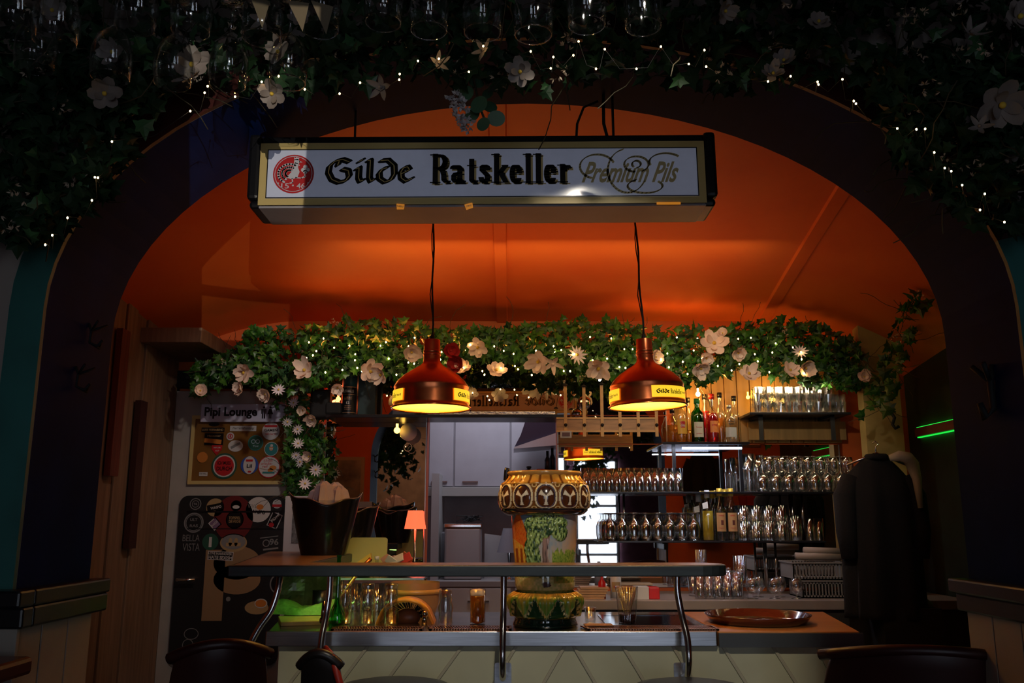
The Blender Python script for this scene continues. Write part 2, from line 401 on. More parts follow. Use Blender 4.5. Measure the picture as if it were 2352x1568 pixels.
# vaulted orange ceiling behind the arch
def ceilz(x, y):
    t = max(0, y - YF) / (YB - YF); s = max(0, abs(x - 0.05) - 1.35)
    return 2.73 - 0.22 * t ** 1.5 - 0.34 * s * s - 0.05 * s
mb = MB(); NX, NY = 60, 30
vs = [(XL - .02 + (XR - XL + .04) * i / NX, YF - .01 + (YB - YF + .03) * j / NY, 0) for j in range(NY + 1) for i in range(NX + 1)]
vs = [(x, y, ceilz(x, y)) for x, y, _ in vs]
mb.add(vs, [(j * (NX + 1) + i, (j + 1) * (NX + 1) + i, (j + 1) * (NX + 1) + i + 1, j * (NX + 1) + i + 1) for j in range(NY) for i in range(NX)], True)
structure('ceiling', mb, M_orange)
k = 1
for xa, xb, wdt in ((-0.05, -0.06, 0.035), (1.27, 1.50, 0.04)):
    mb = MB(); pts = [(xa + (xb - xa) * (i / 12) ** .7, YF + (YB - YF) * i / 12) for i in range(13)]
    for i in range(12):
        (x0, y0), (x1, y1) = pts[i], pts[i + 1]
        v = [(x0 - wdt, y0, ceilz(x0, y0) + .004), (x0 - wdt * .8, y0, ceilz(x0, y0) - .012), (x0 + wdt * .8, y0, ceilz(x0, y0) - .012), (x0 + wdt, y0, ceilz(x0, y0) + .004)]
        v += [(x1 - wdt, y1, ceilz(x1, y1) + .004), (x1 - wdt * .8, y1, ceilz(x1, y1) - .012), (x1 + wdt * .8, y1, ceilz(x1, y1) - .012), (x1 + wdt, y1, ceilz(x1, y1) + .004)]
        mb.add(v, [(0, 1, 5, 4), (1, 2, 6, 5), (2, 3, 7, 6)])
    k += 1; structure('trim_%d' % k, mb, M_orange)
# walls of the bar niche
structure('wall_left', bx(XL - .08, YF, 0, XL, YB + .1, 2.8), M_wood)
structure('wall_right', bx(XR, YF, 0, XR + .08, YB + .1, 2.8), mat('dark green wall', (0.012, 0.03, 0.018), 0.5, var=.3))
OX0, OX1, OZ = -0.495, 0.262, 1.935
mb = MB(); M_gbrown = mat('ochre planks', (0.42, 0.25, 0.08), 0.5, var=0.2, scale=3, stretch=(10, 1, .6))
mb.box(XL, YB, 0, OX0, YB + .12, 2.75).box(OX1, YB, 0, XR, YB + .12, 2.75).box(OX0, YB, OZ, OX1, YB + .12, 2.75)
structure('wall_bar', mb, M_orange)
mb = MB()
for i in range(13):
    x = 0.95 + i * 0.075
    mb.box(x, YB - .02, 1.78, x + .071, YB - .002, 2.3)
structure('wall_plank_panel', mb, M_gbrown, bevel=.003)
# kitchen beyond the opening
mb = MB(); mb.box(-1.4, 7.1, 0, 1.4, 7.2, 2.75).box(-1.45, YB + .12, 0, -1.35, 7.2, 2.75).box(1.35, YB + .12, 0, 1.45, 7.2, 2.75)
structure('wall_kitchen', mb, mat('grey kitchen wall', (0.30, 0.30, 0.32), 0.6, var=.1))
structure('ceiling_kitchen', bx(-1.45, YB + .12, 2.7, 1.45, 7.2, 2.76), M_cream)
# room behind the camera
structure('wall_room_left', bx(-3.38, -3.3, 0, -3.3, 2.22, 3.2), M_cream)
structure('wall_room_right', bx(3.3, -3.3, 0, 3.38, 2.22, 3.2), M_purple)
structure('wall_back', bx(-3.3, -3.38, 0, 3.3, -3.3, 3.2), M_purple)
structure('wall_back_panel', bx(-3.2, -3.3, 0, -1.3, -3.285, 3.1), mat('brown back wall', (0.34, 0.17, 0.09), 0.7, var=.2))
M_day = emism('daylight pane', (0.74, 0.84, 1.0), 3.6)
def glazing(n, x0, x1, z0, z1, nx, nz):
    t = thing('window_%d' % n, None, None, ((x0 + x1) / 2, -3.28, z0), kind='structure'); h = (x1 - x0) / 2; mb = MB()
    fr = 0.05
    mb.box(-h, 0, 0, -h + fr, .04, z1 - z0).box(h - fr, 0, 0, h, .04, z1 - z0).box(-h, 0, 0, h, .04, fr).box(-h, 0, z1 - z0 - fr, h, .04, z1 - z0)
    for i in range(1, nx): mb.box(-h + i * 2 * h / nx - .02, 0, 0, -h + i * 2 * h / nx + .02, .035, z1 - z0)
    for i in range(1, nz): mb.box(-h, 0, i * (z1 - z0) / nz - .02, h, .035, i * (z1 - z0) / nz + .02)
    mb.build('window_frame', M_white, t); bx(-h, 0.0, 0, h, .01, z1 - z0).build('window_pane', M_day, t)
glazing(1, 0.95, 1.62, 0.1, 2.25, 1, 3); glazing(2, 0.40, 0.84, 0.9, 2.3, 2, 2); glazing(3, -1.12, -0.62, 0.4, 2.3, 1, 2)  # the last window is added out of view, to light the arch jamb
# boards of the left wall
mb = MB(); y = 3.7
for i, (wd_, off) in enumerate(((.11, 0), (.1, .012), (.14, 0.004), (.12, .01), (.15, .0), (.12, .01), (.13, .0), (.13, .01), (.16, .004), (.2, .0))):
    mb.box(XL, y, 0.0, XL + .018 + off, y + wd_ - .006, 2.45); y += wd_
structure('wall_board_cladding', mb, M_wood, bevel=.003)
tag(bx(0, 0, 0, .03, .09, .72).build('accent_board', M_woodr, loc=(XL + .03, 4.2, 1.55)), 'short dark red board fixed high on the left plank wall', 'board')
tag(bx(0, 0, 0, .03, .085, .75).build('accent_board', mat('near black board', (.035, .008, .006), .5), loc=(XL + .03, 4.48, 1.2)), 'lower near-black board fixed to the left plank wall beside the sticker door', 'board')
structure('trim_4', bx(XL, 4.5, 2.26, XL + .34, YB, 2.34), M_wood, bevel=.004)
# wainscot and ledge of the two arch piers
mb = MB()
for side in (-1, 1):
    xe = CX + side * HW
    n = 14
    for i in range(n):
        a = xe - side * .03 + side * i * .15; b = a + side * .144
        mb.box(min(a, b), YN - .03, 0, max(a, b), YN - .016, 1.1)
    for i in range(3):
        mb.box(xe - side * .014 - .002, YN - .02 + i * .135, 0, xe - side * .014 + .002 + 0, YN + .11 + i * .135, 1.1)
structure('trim_5', mb, M_white, bevel=.003)
mb = MB()
for side in (-1, 1):
    xe = CX + side * HW; a, b = xe - side * .05, side * 3.3
    mb.box(min(a, b), YN - .07, 1.14, max(a, b), YN, 1.18).box(min(a, b), YN - .05, 1.09, max(a, b), YN, 1.14)
    a, b = xe - side * .05, xe
    mb.box(min(a, b), YN, 1.14, max(a, b), YF + .03, 1.18).box(min(a, b) + .015, YN, 1.09, max(a, b), YF + .02, 1.14)
structure('trim_6', mb, M_black, bevel=.006)

# ================================================================== DOOR WITH STICKERS
YD = YB - .03
def DX(px, py): return xat(px, py, YD - .03)
def DZ(py): return zat(py, YD - .03)
door = thing('door_1', None, None, (DX(560, 1100), YD, 0), kind='structure'); dl = door.location
dx0, dx1 = DX(404, 900) - dl.x, DX(745, 900) - dl.x
MB().box(dx0, -.02, 0, dx1, .02, 2.08).build('door_leaf', mat('door paint', (.40, .37, .33), .55, var=.08), door, bevel=.004)
mb = MB(); mb.box(dx0 - .05, -.03, 0, dx0, .03, 2.2).box(dx0 - .05, -.03, 2.1, dx1, .03, 2.2)
mb.build('door_frame', M_blackm, door, bevel=.004)
def Dp(px, py): return DX(px, py) - dl.x, DZ(py)
gx0, gz0 = Dp(440, 1104); gx1, gz1 = Dp(655, 962)
mb = MB(); mb.box(gx0, -.034, gz0, gx1, -.021, gz1); mb.build('glass_panel', mat('amber tinted pane', (.16, .075, .02), .15, col2=(.26, .12, .03), scale=3), door)
mb = MB()
for a in ((gx0 - .02, gz0 - .02, gx1 + .02, gz0), (gx0 - .02, gz1, gx1 + .02, gz1 + .02), (gx0 - .02, gz0, gx0, gz1), (gx1, gz0, gx1 + .02, gz1)): mb.box(a[0], -.04, a[1], a[2], -.021, a[3])
mb.build('glazing_bead', M_gold, door)
def stick(parts, px=0, label=None, y=-.038):
    """parts: list of (polys, material); layered outwards"""
    mb = MB(); ms = []
    for i, (ps, m_) in enumerate(parts):
        mb.m(i); ms.append(m_); mb.flat(ps, lambda a, b, i=i: (a, y - i * .0009, b))
    o = mb.build('sticker', ms, door)
    if label: o['label'] = label
    return o
def T(s, px, py, wpx, hpx, bold=.02, rot=0, shear=0, flip=False):
    ps, a, b = text2d(s, bold, shear); x, z = Dp(px, py); k_ = (YD) / F
    return fit(ps, a, b, x, z, wpx * k_, hpx * k_, rot, flip)
def C(px, py, rpx, rz=None):
    x, z = Dp(px, py); k_ = YD / F; return [circ(x, z, rpx * k_, 28, (rz * k_ if rz else None))]
def RG(px, py, rpx, t, rz=None):
    x, z = Dp(px, py); k_ = YD / F; return ring(x, z, rpx * k_, t * k_, 28, (rz * k_ if rz else None))
def BXP(px0, py0, px1, py1, rot=0):
    x0, z0 = Dp(px0, py1); x1, z1 = Dp(px1, py0); cx, cz = (x0 + x1) / 2, (z0 + z1) / 2; c, s_ = math.cos(rot), math.sin(rot)
    return [[(cx + (a - cx) * c - (b - cz) * s_, cz + (a - cx) * s_ + (b - cz) * c) for a, b in ((x0, z0), (x1, z0), (x1, z1), (x0, z1))]]
c_red = M_redink; c_wh = mat('sticker white', (.6, .58, .56), .5); c_blk = M_ink; c_teal = mat('sticker teal', (.03, .22, .22), .4); c_grn = mat('sticker green', (.02, .09, .06), .4)
c_blu = mat('sticker blue', (.03, .09, .4), .4); c_tan = mat('sticker tan', (.42, .28, .13), .5); c_grey = mat('sticker grey', (.22, .22, .22), .5); c_org = mat('sticker orange', (.6, .2, .03), .5); c_pk = mat('sticker violet', (.2, .12, .22), .5); c_sky = mat('sticker pale blue', (.3, .42, .5), .5)
# glass panel stickers
stick([(C(516, 1070, 29), c_grn), (C(516, 1070, 25), c_wh), (C(516, 1070, 22), c_red), (T('ICH MUSS', 516, 1063, 30, 8) + T('DURCH', 516, 1076, 34, 9), c_ink := c_blk)], label='round red sticker with black words and cream rim')
stick([(C(574, 1068, 20), c_blu), (C(574, 1068, 14, 20), c_wh), (BXP(566, 1055, 582, 1060) + C(574, 1083, 4, 2), c_red), (T('Lil', 574, 1070, 12, 8), c_blk)])
stick([(C(619, 1072, 25), c_red), (C(619, 1072, 23), c_wh), (T('Ich bin', 617, 1057, 20, 7, 0) + T('urlaubs-', 614, 1064, 26, 6, 0) + T('reif', 610, 1071, 12, 6, 0), c_red), (C(628, 1074, 8, 5) + C(622, 1080, 6, 5), c_org), (BXP(604, 1083, 632, 1087), c_teal)], label='round cream sticker reading Ich bin urlaubsreif')
stick([(C(623, 990, 20), c_wh), (BXP(608, 976, 638, 981) + T('BAD FACTS', 623, 997, 24, 4), c_red), (T('GAMEN', 623, 988, 30, 6), c_blk)])
stick([(C(588, 1017, 17.5), c_teal), (C(588, 1017, 16), c_grn), (RG(583, 1014, 5, 1.5) + RG(593, 1014, 5, 1.5) + T('Tigel', 588, 1025, 12, 5), c_sky)])
stick([(C(624, 1031, 16), c_wh), (C(624, 1031, 14.5), c_teal), (C(624, 1030, 4, 5) + C(625, 1023, 3), c_wh), (BXP(619, 1027, 629, 1029) + BXP(620, 1032, 628, 1034), c_org)])
stick([(C(542, 1024, 17, 13), c_wh), (BXP(530, 1020, 554, 1026, .5), c_grey)])
stick([(C(530, 1002, 9), c_wh), (RG(530, 1002, 6, 2) + T('1', 530, 1002, 3, 6), c_red)])
stick([(BXP(529, 978, 590, 990), c_wh), (T('Herrenabteilung', 560, 984, 50, 7, 0, 0, .4), c_blk)])
stick([(BXP(464, 982, 517, 992), c_blk), (T('LUISE FEIERABEND', 490, 987, 48, 5), c_tan)])
stick([(BXP(470, 995, 515, 1022), c_blk), (BXP(470, 1008, 510, 1018, -.1), c_org), (T('Hannover', 493, 1001, 30, 4), c_tan)])
x_, z_ = Dp(499, 1032); s_ = .03
stick([([[(x_ - s_, z_ + s_ * .8), (x_ - s_, z_), (x_, z_ - s_ * 1.1), (x_ + s_, z_), (x_ + s_, z_ + s_ * .8)]], c_red), (T('MIT DIR', 500, 1028, 16, 3) + T('AUF', 500, 1035, 9, 3), c_wh)])
stick([(C(466, 1050, 12), c_org)]); stick([(BXP(458, 1084, 478, 1093), c_wh), (T('ICH WILL', 468, 1088, 16, 3), c_blk)])
stick([(C(493, 974, 12, 5), c_blk)])
# sign above the panel
sx, sz = P(558, 948, YB - .09).x, P(558, 948, YB - .09).z
t = thing('door_sign', 'pale Pipi Lounge plate with man and woman symbols above the sticker-covered door window', 'sign', (sx, YD - .05, sz))
k_ = (YB - .1) / F
bx(-98 * k_, -.008, -21 * k_, 98 * k_, .004, 21 * k_).build('plate', mat('sign white', (.62, .62, .78), .35), t, bevel=.004)
mb = MB()
ps, a, b = text2d('Pipi Lounge', .035)
mb.flat(fit(ps, a, b, -28 * k_, 0, 122 * k_, 27 * k_), lambda x, z: (x, -.0095, z))
for cx_, fem in ((48, 0), (63, 1)):
    c0 = cx_ * k_
    mb.flat([circ(c0, 13 * k_, 2.6 * k_, 12)], lambda x, z: (x, -.0095, z))
    if fem: pl = [[(c0 - 3 * k_, 9 * k_), (c0 - 7 * k_, -3 * k_), (c0 + 7 * k_, -3 * k_), (c0 + 3 * k_, 9 * k_)], [(c0 - 3 * k_, -3 * k_), (c0 - 3 * k_, -13 * k_), (c0 - .7 * k_, -13 * k_), (c0 - .7 * k_, -3 * k_)], [(c0 + .7 * k_, -3 * k_), (c0 + .7 * k_, -13 * k_), (c0 + 3 * k_, -13 * k_), (c0 + 3 * k_, -3 * k_)]]
    else: pl = [[(c0 - 6 * k_, 9 * k_), (c0 - 6 * k_, -2 * k_), (c0 - 4.3 * k_, -2 * k_), (c0 - 4.3 * k_, 9 * k_)], [(c0 + 4.3 * k_, 9 * k_), (c0 + 4.3 * k_, -2 * k_), (c0 + 6 * k_, -2 * k_), (c0 + 6 * k_, 9 * k_)], [(c0 - 3.8 * k_, 9 * k_), (c0 - 3.8 * k_, -13 * k_), (c0 - .6 * k_, -13 * k_), (c0 - .6 * k_, 9 * k_)], [(c0 + .6 * k_, 9 * k_), (c0 + .6 * k_, -13 * k_), (c0 + 3.8 * k_, -13 * k_), (c0 + 3.8 * k_, 9 * k_)]]
    mb.flat(pl, lambda x, z: (x, -.0095, z))
mb.build('lettering', M_ink, t)
# black lower board
x0, z0 = Dp(408, 1528); x1, z1 = Dp(656, 1138); x0 = Dp(414, 1138)[0]
mb = MB(); mb.prism(rrect(x0, z0, x1, z1, .05), -.034, -.021)
mb.build('lower_panel', mat('black door board', (.012, .012, .013), .45), door)
def up(polys_m, **k): return stick(polys_m, y=-.036, **k)
bm_ = [BXP(463, 1255, 522, 1440)[0]]; x_, z_ = Dp(545, 1305); k2 = YD / F
mb = MB(); mb.flat([[(a, b) for a, b in BXP(463, 1262, 520, 1425)[0]]] + [circ(*Dp(545, 1292), 52 * k2, 30, 36 * k2)] + [circ(*Dp(545, 1330), 52 * k2, 30, 32 * k2)], lambda a, b: (a, -.0355, b))
mb.build('beige_motif', mat('beige motif', (.30, .18, .09), .55), door)['label'] = 'large beige letter shape on black board'
up([(C(537, 1190, 44, 50), mat('dark red motif', (.14, .012, .012), .5)), (BXP(430, 1173, 655, 1177) + BXP(430, 1213, 655, 1215), c_blk)])
up([(RG(450, 1157, 13, 2) + RG(450, 1157, 8, 1.5) + T('96', 450, 1157, 8, 6), c_grey)])
up([(C(495, 1165, 20), c_tan), (BXP(476, 1157, 514, 1172, .2), c_blk), (T('WASPO', 497, 1165, 24, 6, .02, .2), c_wh)])
up([(C(543, 1161, 12), c_sky), (C(543, 1164, 8, 4), c_wh)])
up([(C(594, 1170, 28), c_wh), (C(598, 1164, 8, 6), c_org), (T('ViVa', 580, 1162, 20, 9, 0) , c_grey), (T('WASPO', 594, 1175, 32, 8, .03, -.1), c_blk)], label='large round pale sticker reading ViVa WASPO')
up([(C(637, 1157, 10), c_wh), (BXP(626, 1158, 648, 1164), c_red)])
up([(RG(446, 1200, 22, 3) + RG(446, 1200, 18, 1.5) + T('ULT', 446, 1193, 16, 6) + T('RAS', 446, 1207, 18, 6), c_grey)])
up([(C(540, 1193, 20), c_org), (C(540, 1193, 18), c_blk), (T('TOPSPIEL', 540, 1189, 26, 6) + T('DER WOCHE', 540, 1197, 26, 6), c_tan)], label='round black sticker reading TOPSPIEL DER WOCHE')
up([(BXP(483, 1191, 506, 1214, .75), c_wh), (BXP(485, 1193, 504, 1212, .75), c_pk), (T('KAOS', 494, 1202, 16, 5, .02, .75), c_wh)])
up([(BXP(618, 1177, 645, 1212, -.4), c_wh), (BXP(620, 1179, 643, 1210, -.4), c_blk), (T('Flügel', 634, 1189, 24, 9, .02, .8), c_wh), (C(624, 1205, 6, 5), c_red)])
up([(T('BELLA', 440, 1235, 38, 14, 0) + T('VISTA', 440, 1256, 38, 16, 0), c_grey)], label='grey words BELLA VISTA')
up([(C(484, 1244, 18), c_grn), (BXP(480, 1233, 488, 1256), c_wh)])
up([(C(537, 1246, 30, 20), c_tan), (C(537, 1244, 27, 16), c_grey), (BXP(520, 1246, 554, 1254) + C(530, 1244, 4, 9) + C(543, 1244, 4, 9), c_tan)])
up([(RG(612, 1247, 8, 2) + T('96', 630, 1244, 20, 14), c_grey), (BXP(598, 1232, 640, 1234, .12) + BXP(605, 1258, 640, 1262, .12), c_grey)])
up([(BXP(477, 1266, 537, 1286, -.05), c_wh), (BXP(478.5, 1267.5, 535.5, 1284.5, -.05), c_blk), (T('LOVE HANNOVER', 507, 1271, 52, 5, .02, -.05) + T('HATE SEXISM', 507, 1280, 52, 7, .02, -.05), c_wh)], label='small rectangular sticker reading LOVE HANNOVER HATE SEXISM')
up([(RG(432, 1480, 12, 1.5) + RG(440, 1455, 16, 1.5, 12), c_grey)])
up([(C(525, 1375, 5), c_grey), (C(637, 1340, 16, 20), c_grey), (C(637, 1340, 13, 17), c_blk)])
up([(C(590, 1395, 26, 14), c_tan), (C(600, 1385, 14, 10), c_wh), (C(600, 1385, 12, 8), c_org)])
mb = MB(); hx, hz = Dp(412, 1330); mb.box(hx - .02, -.03, hz - .1, hx + .015, -.021, hz + .1).tube([(hx, -.03, hz), (hx, -.07, hz), (hx + .1, -.07, hz)], .009)
mb.build('door_handle', M_chrome, door)

# ================================================================== MIRRORS
def mirror(label, px0, px1, z0, z1):
    x0, x1 = px0, px1; t = thing('wall_mirror', label, 'mirror', ((x0 + x1) / 2, YB - .004, z0)); h = (x1 - x0) / 2
    bx(-h, -.006, 0, h, 0, z1 - z0).build('mirror_glass', M_mirror, t); mb = MB()
    pass
    for a in (-h - .006, h): bx(a, -.008, 0, a + .006, 0, z1 - z0).build('edge_strip', mat('mirror edge', (.45, .42, .4), .3, .6), t)
mirror('narrow left bar mirror reflecting the arch, beside the flowering ivy column', -1.085, OX0 - .008, 0.9, 1.925)
mirror('long low mirror above the dark shelf, reflecting the back of the hanging beer sign', -1.085, .90, 1.945, 2.34)
mirror('wide right bar mirror behind the glass shelves, reflecting the windows', OX1 + .008, 1.9, 0.97, 1.77)
mirror('small mirror behind the folding rule rack, directly right of the kitchen opening', OX1 + .008, .90, 1.777, 1.938)
for i in range(6):
    pass

# ================================================================== HANGING SIGN
YS = 2.42; DS = 0.17
c0 = P(1108, 397, YS)
S = thing('hanging_sign', 'long white light-box beer sign with gold border hanging in the arch', 'sign', (c0.x, YS, c0.z))
S.rotation_euler = (0, math.radians(-0.35), 0)
kS = YS / F / (CT - (784 - 397) / F * ST)
W2, H2 = 512 * kS, 71 * kS
kV = (zat(396, YS) - zat(397, YS))
H2 = 71 * kV
M_signw = mat('sign face white', (.62, .66, .80), .12, var=.03, scale=30, emis=(.45, .5, .7), es=.09)  # faint glow put on the unlit sign face to brighten it
body = [(-W2 - .03, .0), (-W2 - .03, DS), (W2 + .03, DS), (W2 + .03, .0)]
mb = MB(); mb.box(-W2 - .035, 0.02, H2 + .0, W2 + .035, DS - .02, H2 + .03)
mb.build('top_rail', M_black, S, bevel=.004)
mb = MB(); mb.box(-W2, .012, -H2 - .004, W2, DS - .012, -H2 + .004).box(-W2, .012, H2 - .008, W2, DS - .012, H2)
mb.build('housing', mat('grey painted metal', (.35, .33, .36), .45, var=.1), S)
for sgn in (-1, 1):
    mb = MB(); mb.box(sgn * W2 - (.0 if sgn < 0 else .0) - (.035 if sgn < 0 else 0), -.004, -H2 + .02, sgn * W2 + (.035 if sgn > 0 else 0), DS + .004, H2 + .03)
    mb.box(sgn * (W2) - (.03 if sgn < 0 else .01), .01, -H2 - .004, sgn * W2 + (.03 if sgn > 0 else .01), DS - .01, -H2 + .02)
    mb.build('end_cap', M_black, S, bevel=.01)
gil, gw = gilde(); gin, _ = gilde(True); rat, rw = ratskeller()
pil, pw_, ph_ = text2d('Premium Pils', .025, .62)
def sign_art(mb, side, wr=1.0):
    pass
def SX(px): return (px - 1108) * kS
def SZ(py): return (397 - py) * kV
def script_polys():
    out = fit(pil, pw_, ph_, SX(1447), SZ(398), SX(1560) - SX(1336), 48 * kV)
    loops = [E(SX(1372), SZ(385), 40 * kS, 28 * kV, 20, 250, 20), E(SX(1440), SZ(395), 44 * kS, 50 * kV, 100, 330, 24), E(SX(1462), SZ(380), 28 * kS, 18 * kV, -60, 260, 20), E(SX(1462), SZ(380), 10 * kS, 8 * kV, -90, 230, 14), E(SX(1530), SZ(375), 38 * kS, 20 * kV, 40, 200, 16), E(SX(1480), SZ(430), 40 * kS, 16 * kV, 120, 400, 20)]
    for l in loops: out += nib(l, .007, .0025, 40)
    return out
for side, yy in (('front', 0.0), ('back', DS)):
    sg = -1 if side == 'front' else 1
    fx = (lambda x: x) if side == 'front' else (lambda x: -x)
    mb = MB()
    def L(i): return yy + sg * (.001 + .0012 * i)
    # gold border, white field, thin line, art
    layers = [([[(-W2, -H2), (W2, -H2), (W2, H2), (-W2, H2)]], M_gold),
              ([[(-W2 + 15 * kS, -H2 + 13 * kV), (W2 - 15 * kS, -H2 + 13 * kV), (W2 - 15 * kS, H2 - 13 * kV), (-W2 + 15 * kS, H2 - 13 * kV)]], M_paper)]
    face = MB()
    def put(i, polys, mi, m_=mb):
        m_.m(mi); m_.flat([[(fx(a), b) for a, b in p] for p in polys], lambda a, b: (a, L(i), b))
    fb = MB(); put(0, layers[0][0], 0, fb); fb.build('gold_border', M_gold, S)
    w2, h2 = W2 - 17 * kS, H2 - 15 * kV
    fb = MB(); put(1, [[(-w2, -h2), (w2, -h2), (w2, h2), (-w2, h2)]], 0, fb); fb.build('sign_face', M_signw if side == 'front' else mat('sign back face', (.5, .42, .36), .3), S)
    ln = []
    for a in ((-w2, -h2, w2, -h2 + .003), (-w2, h2 - .003, w2, h2), (-w2, -h2, -w2 + .003, h2), (w2 - .003, -h2, w2, h2)): ln.append([(a[0], a[1]), (a[2], a[1]), (a[2], a[3]), (a[0], a[3])])
    G1 = fit(gil, gw, 1.0, SX(850), SZ(391), SX(952) - SX(748), 56 * kV); G2 = fit(gin, gw, 1.0, SX(850), SZ(391), SX(952) - SX(748), 56 * kV)
    R1 = fit(rat, rw, 1.0, SX(1150), SZ(388), SX(1314) - SX(988), 66 * kV)
    R1s = [[(a + .006, b - .005) for a, b in p] for p in R1]
    put(2, ln, 0); put(2, G1, 0); put(2.1, R1s, 1); put(3, R1, 0); put(3, G2, 1); put(2.2, script_polys(), 4)
    # rooster roundel
    cx_, cz_ = SX(675), SZ(398); r_ = 47 * kS
    put(2.2, [circ(cx_, cz_, r_, 40)], 2); put(3, ring(cx_, cz_, r_ * .92, r_ * .03, 40), 3)
    def q(pts): return [(cx_ + a * r_, cz_ + b * r_) for a, b in pts]
    roo = [q([(-.35, -.2), (-.05, -.28), (.2, -.2), (.3, .1), (.22, .3), (.2, .55), (.05, .6), (-.02, .35), (-.1, .1)]), q([(.0, .55), (.22, .5), (.3, .62), (.2, .78), (.02, .75)]), q([(.25, .68), (.42, .6), (.25, .58)]),
           q([(.02, .72), (-.02, .88), (.08, .8), (.12, .92), (.18, .8), (.26, .86), (.22, .7)]), q([(.22, .56), (.3, .42), (.24, .4)])]
    for a0, rr in ((100, .54), (100, .36), (100, .19)): roo += nib([(cx_ + (-.2 + u * rr) * r_, cz_ + (.02 + v * rr) * r_) for u, v in E(0, 0, 1, .9, 60, 245, 12)], r_ * .08, r_ * .08, 45)
    roo += nib([(cx_ - .05 * r_, cz_ - .25 * r_), (cx_ - .02 * r_, cz_ - .45 * r_), (cx_ - .15 * r_, cz_ - .48 * r_)], r_ * .05, r_ * .05, 0) + nib([(cx_ + .12 * r_, cz_ - .2 * r_), (cx_ + .4 * r_, cz_ - .22 * r_), (cx_ + .6 * r_, cz_ - .12 * r_)], r_ * .05, r_ * .05, 0)
    for a, b in ((.47, .2), (.68, .2), (.57, .36), (.57, .1)): roo.append(circ(cx_ + a * r_, cz_ + b * r_, r_ * .11, 12))
    roo += nib([(cx_ + .57 * r_, cz_ + .1 * r_), (cx_ + .55 * r_, cz_ - .2 * r_)], r_ * .04, r_ * .04, 0)
    n1 = text2d('15', .01); n2 = text2d('46', .01)
    roo += fit(n1[0], n1[1], n1[2], cx_ - .38 * r_, cz_ - .62 * r_, .38 * r_, .27 * r_) + fit(n2[0], n2[1], n2[2], cx_ + .38 * r_, cz_ - .62 * r_, .4 * r_, .27 * r_) + [circ(cx_ - .72 * r_, cz_ - .48 * r_, .04 * r_, 8), circ(cx_ + .74 * r_, cz_ - .48 * r_, .04 * r_, 8), circ(cx_, cz_ - .6 * r_, .05 * r_, 6)]
    put(3, roo, 3)
    mb.build('lettering', [M_ink, M_gold, M_redink, mat('rooster white', (.6, .6, .66), .4), mat('pale gold script', (.62, .52, .26), .4)], S)
# orange price tags stuck under the front edge
for px, rr, txt in ((922, .1, 'NEU'), (1076, -.25, 'CITIPOST')):
    mb = MB(); mb.flat([[(-.012, 0), (.012, 0), (.011, -.015), (-.010, -.017)]], lambda a, b: (a, 0, b)); mb.m(1)
    ps, a, b = text2d(txt, .02); mb.flat(fit(ps, a, b, 0, -.007, .017, .005), lambda a, b: (a, -.001, b))
    mb.build('tag_sticker', [emism('neon orange tag', (1, .35, .03), .35), M_ink], S, loc=(SX(px), -.005, -H2), rot=(0.3, rr, 0))
bx(-.035, -.002, -.004, .035, .0, .003).build('tag_sticker', emism('neon orange tag', (1, .35, .03), .35), S, loc=(SX(1532), -.003, -H2 - .002))
for x in (SX(800), SX(1420)):
    MB().tube([(x, DS / 2, H2 + .02), (x, DS / 2, 2.66 - c0.z - (0.1 if 0 else 0) + .02)], .004, 6).build('hanger_rod', M_blackm, S)
# cables above the sign
mb = MB()
mb.tube([(SX(1330), .09, H2 + .03), (SX(1334), .09, H2 + .1), (SX(1350), .08, H2 + .15), (SX(1385), .08, H2 + .17)], .004, 6)
mb.tube([(SX(1400), .09, H2 + .28), (SX(1398), .09, H2 + .1), (SX(1410), .09, H2 + .03)], .005, 6)
mb.tube([(SX(1280), .09, H2 + .03), (SX(1320), .08, H2 + .045), (SX(1370), .07, H2 + .035), (SX(1410), .09, H2 + .05), (SX(1480), .09, H2 + .035)], .004, 6)
mb.build('power_cable', M_blackm, S)

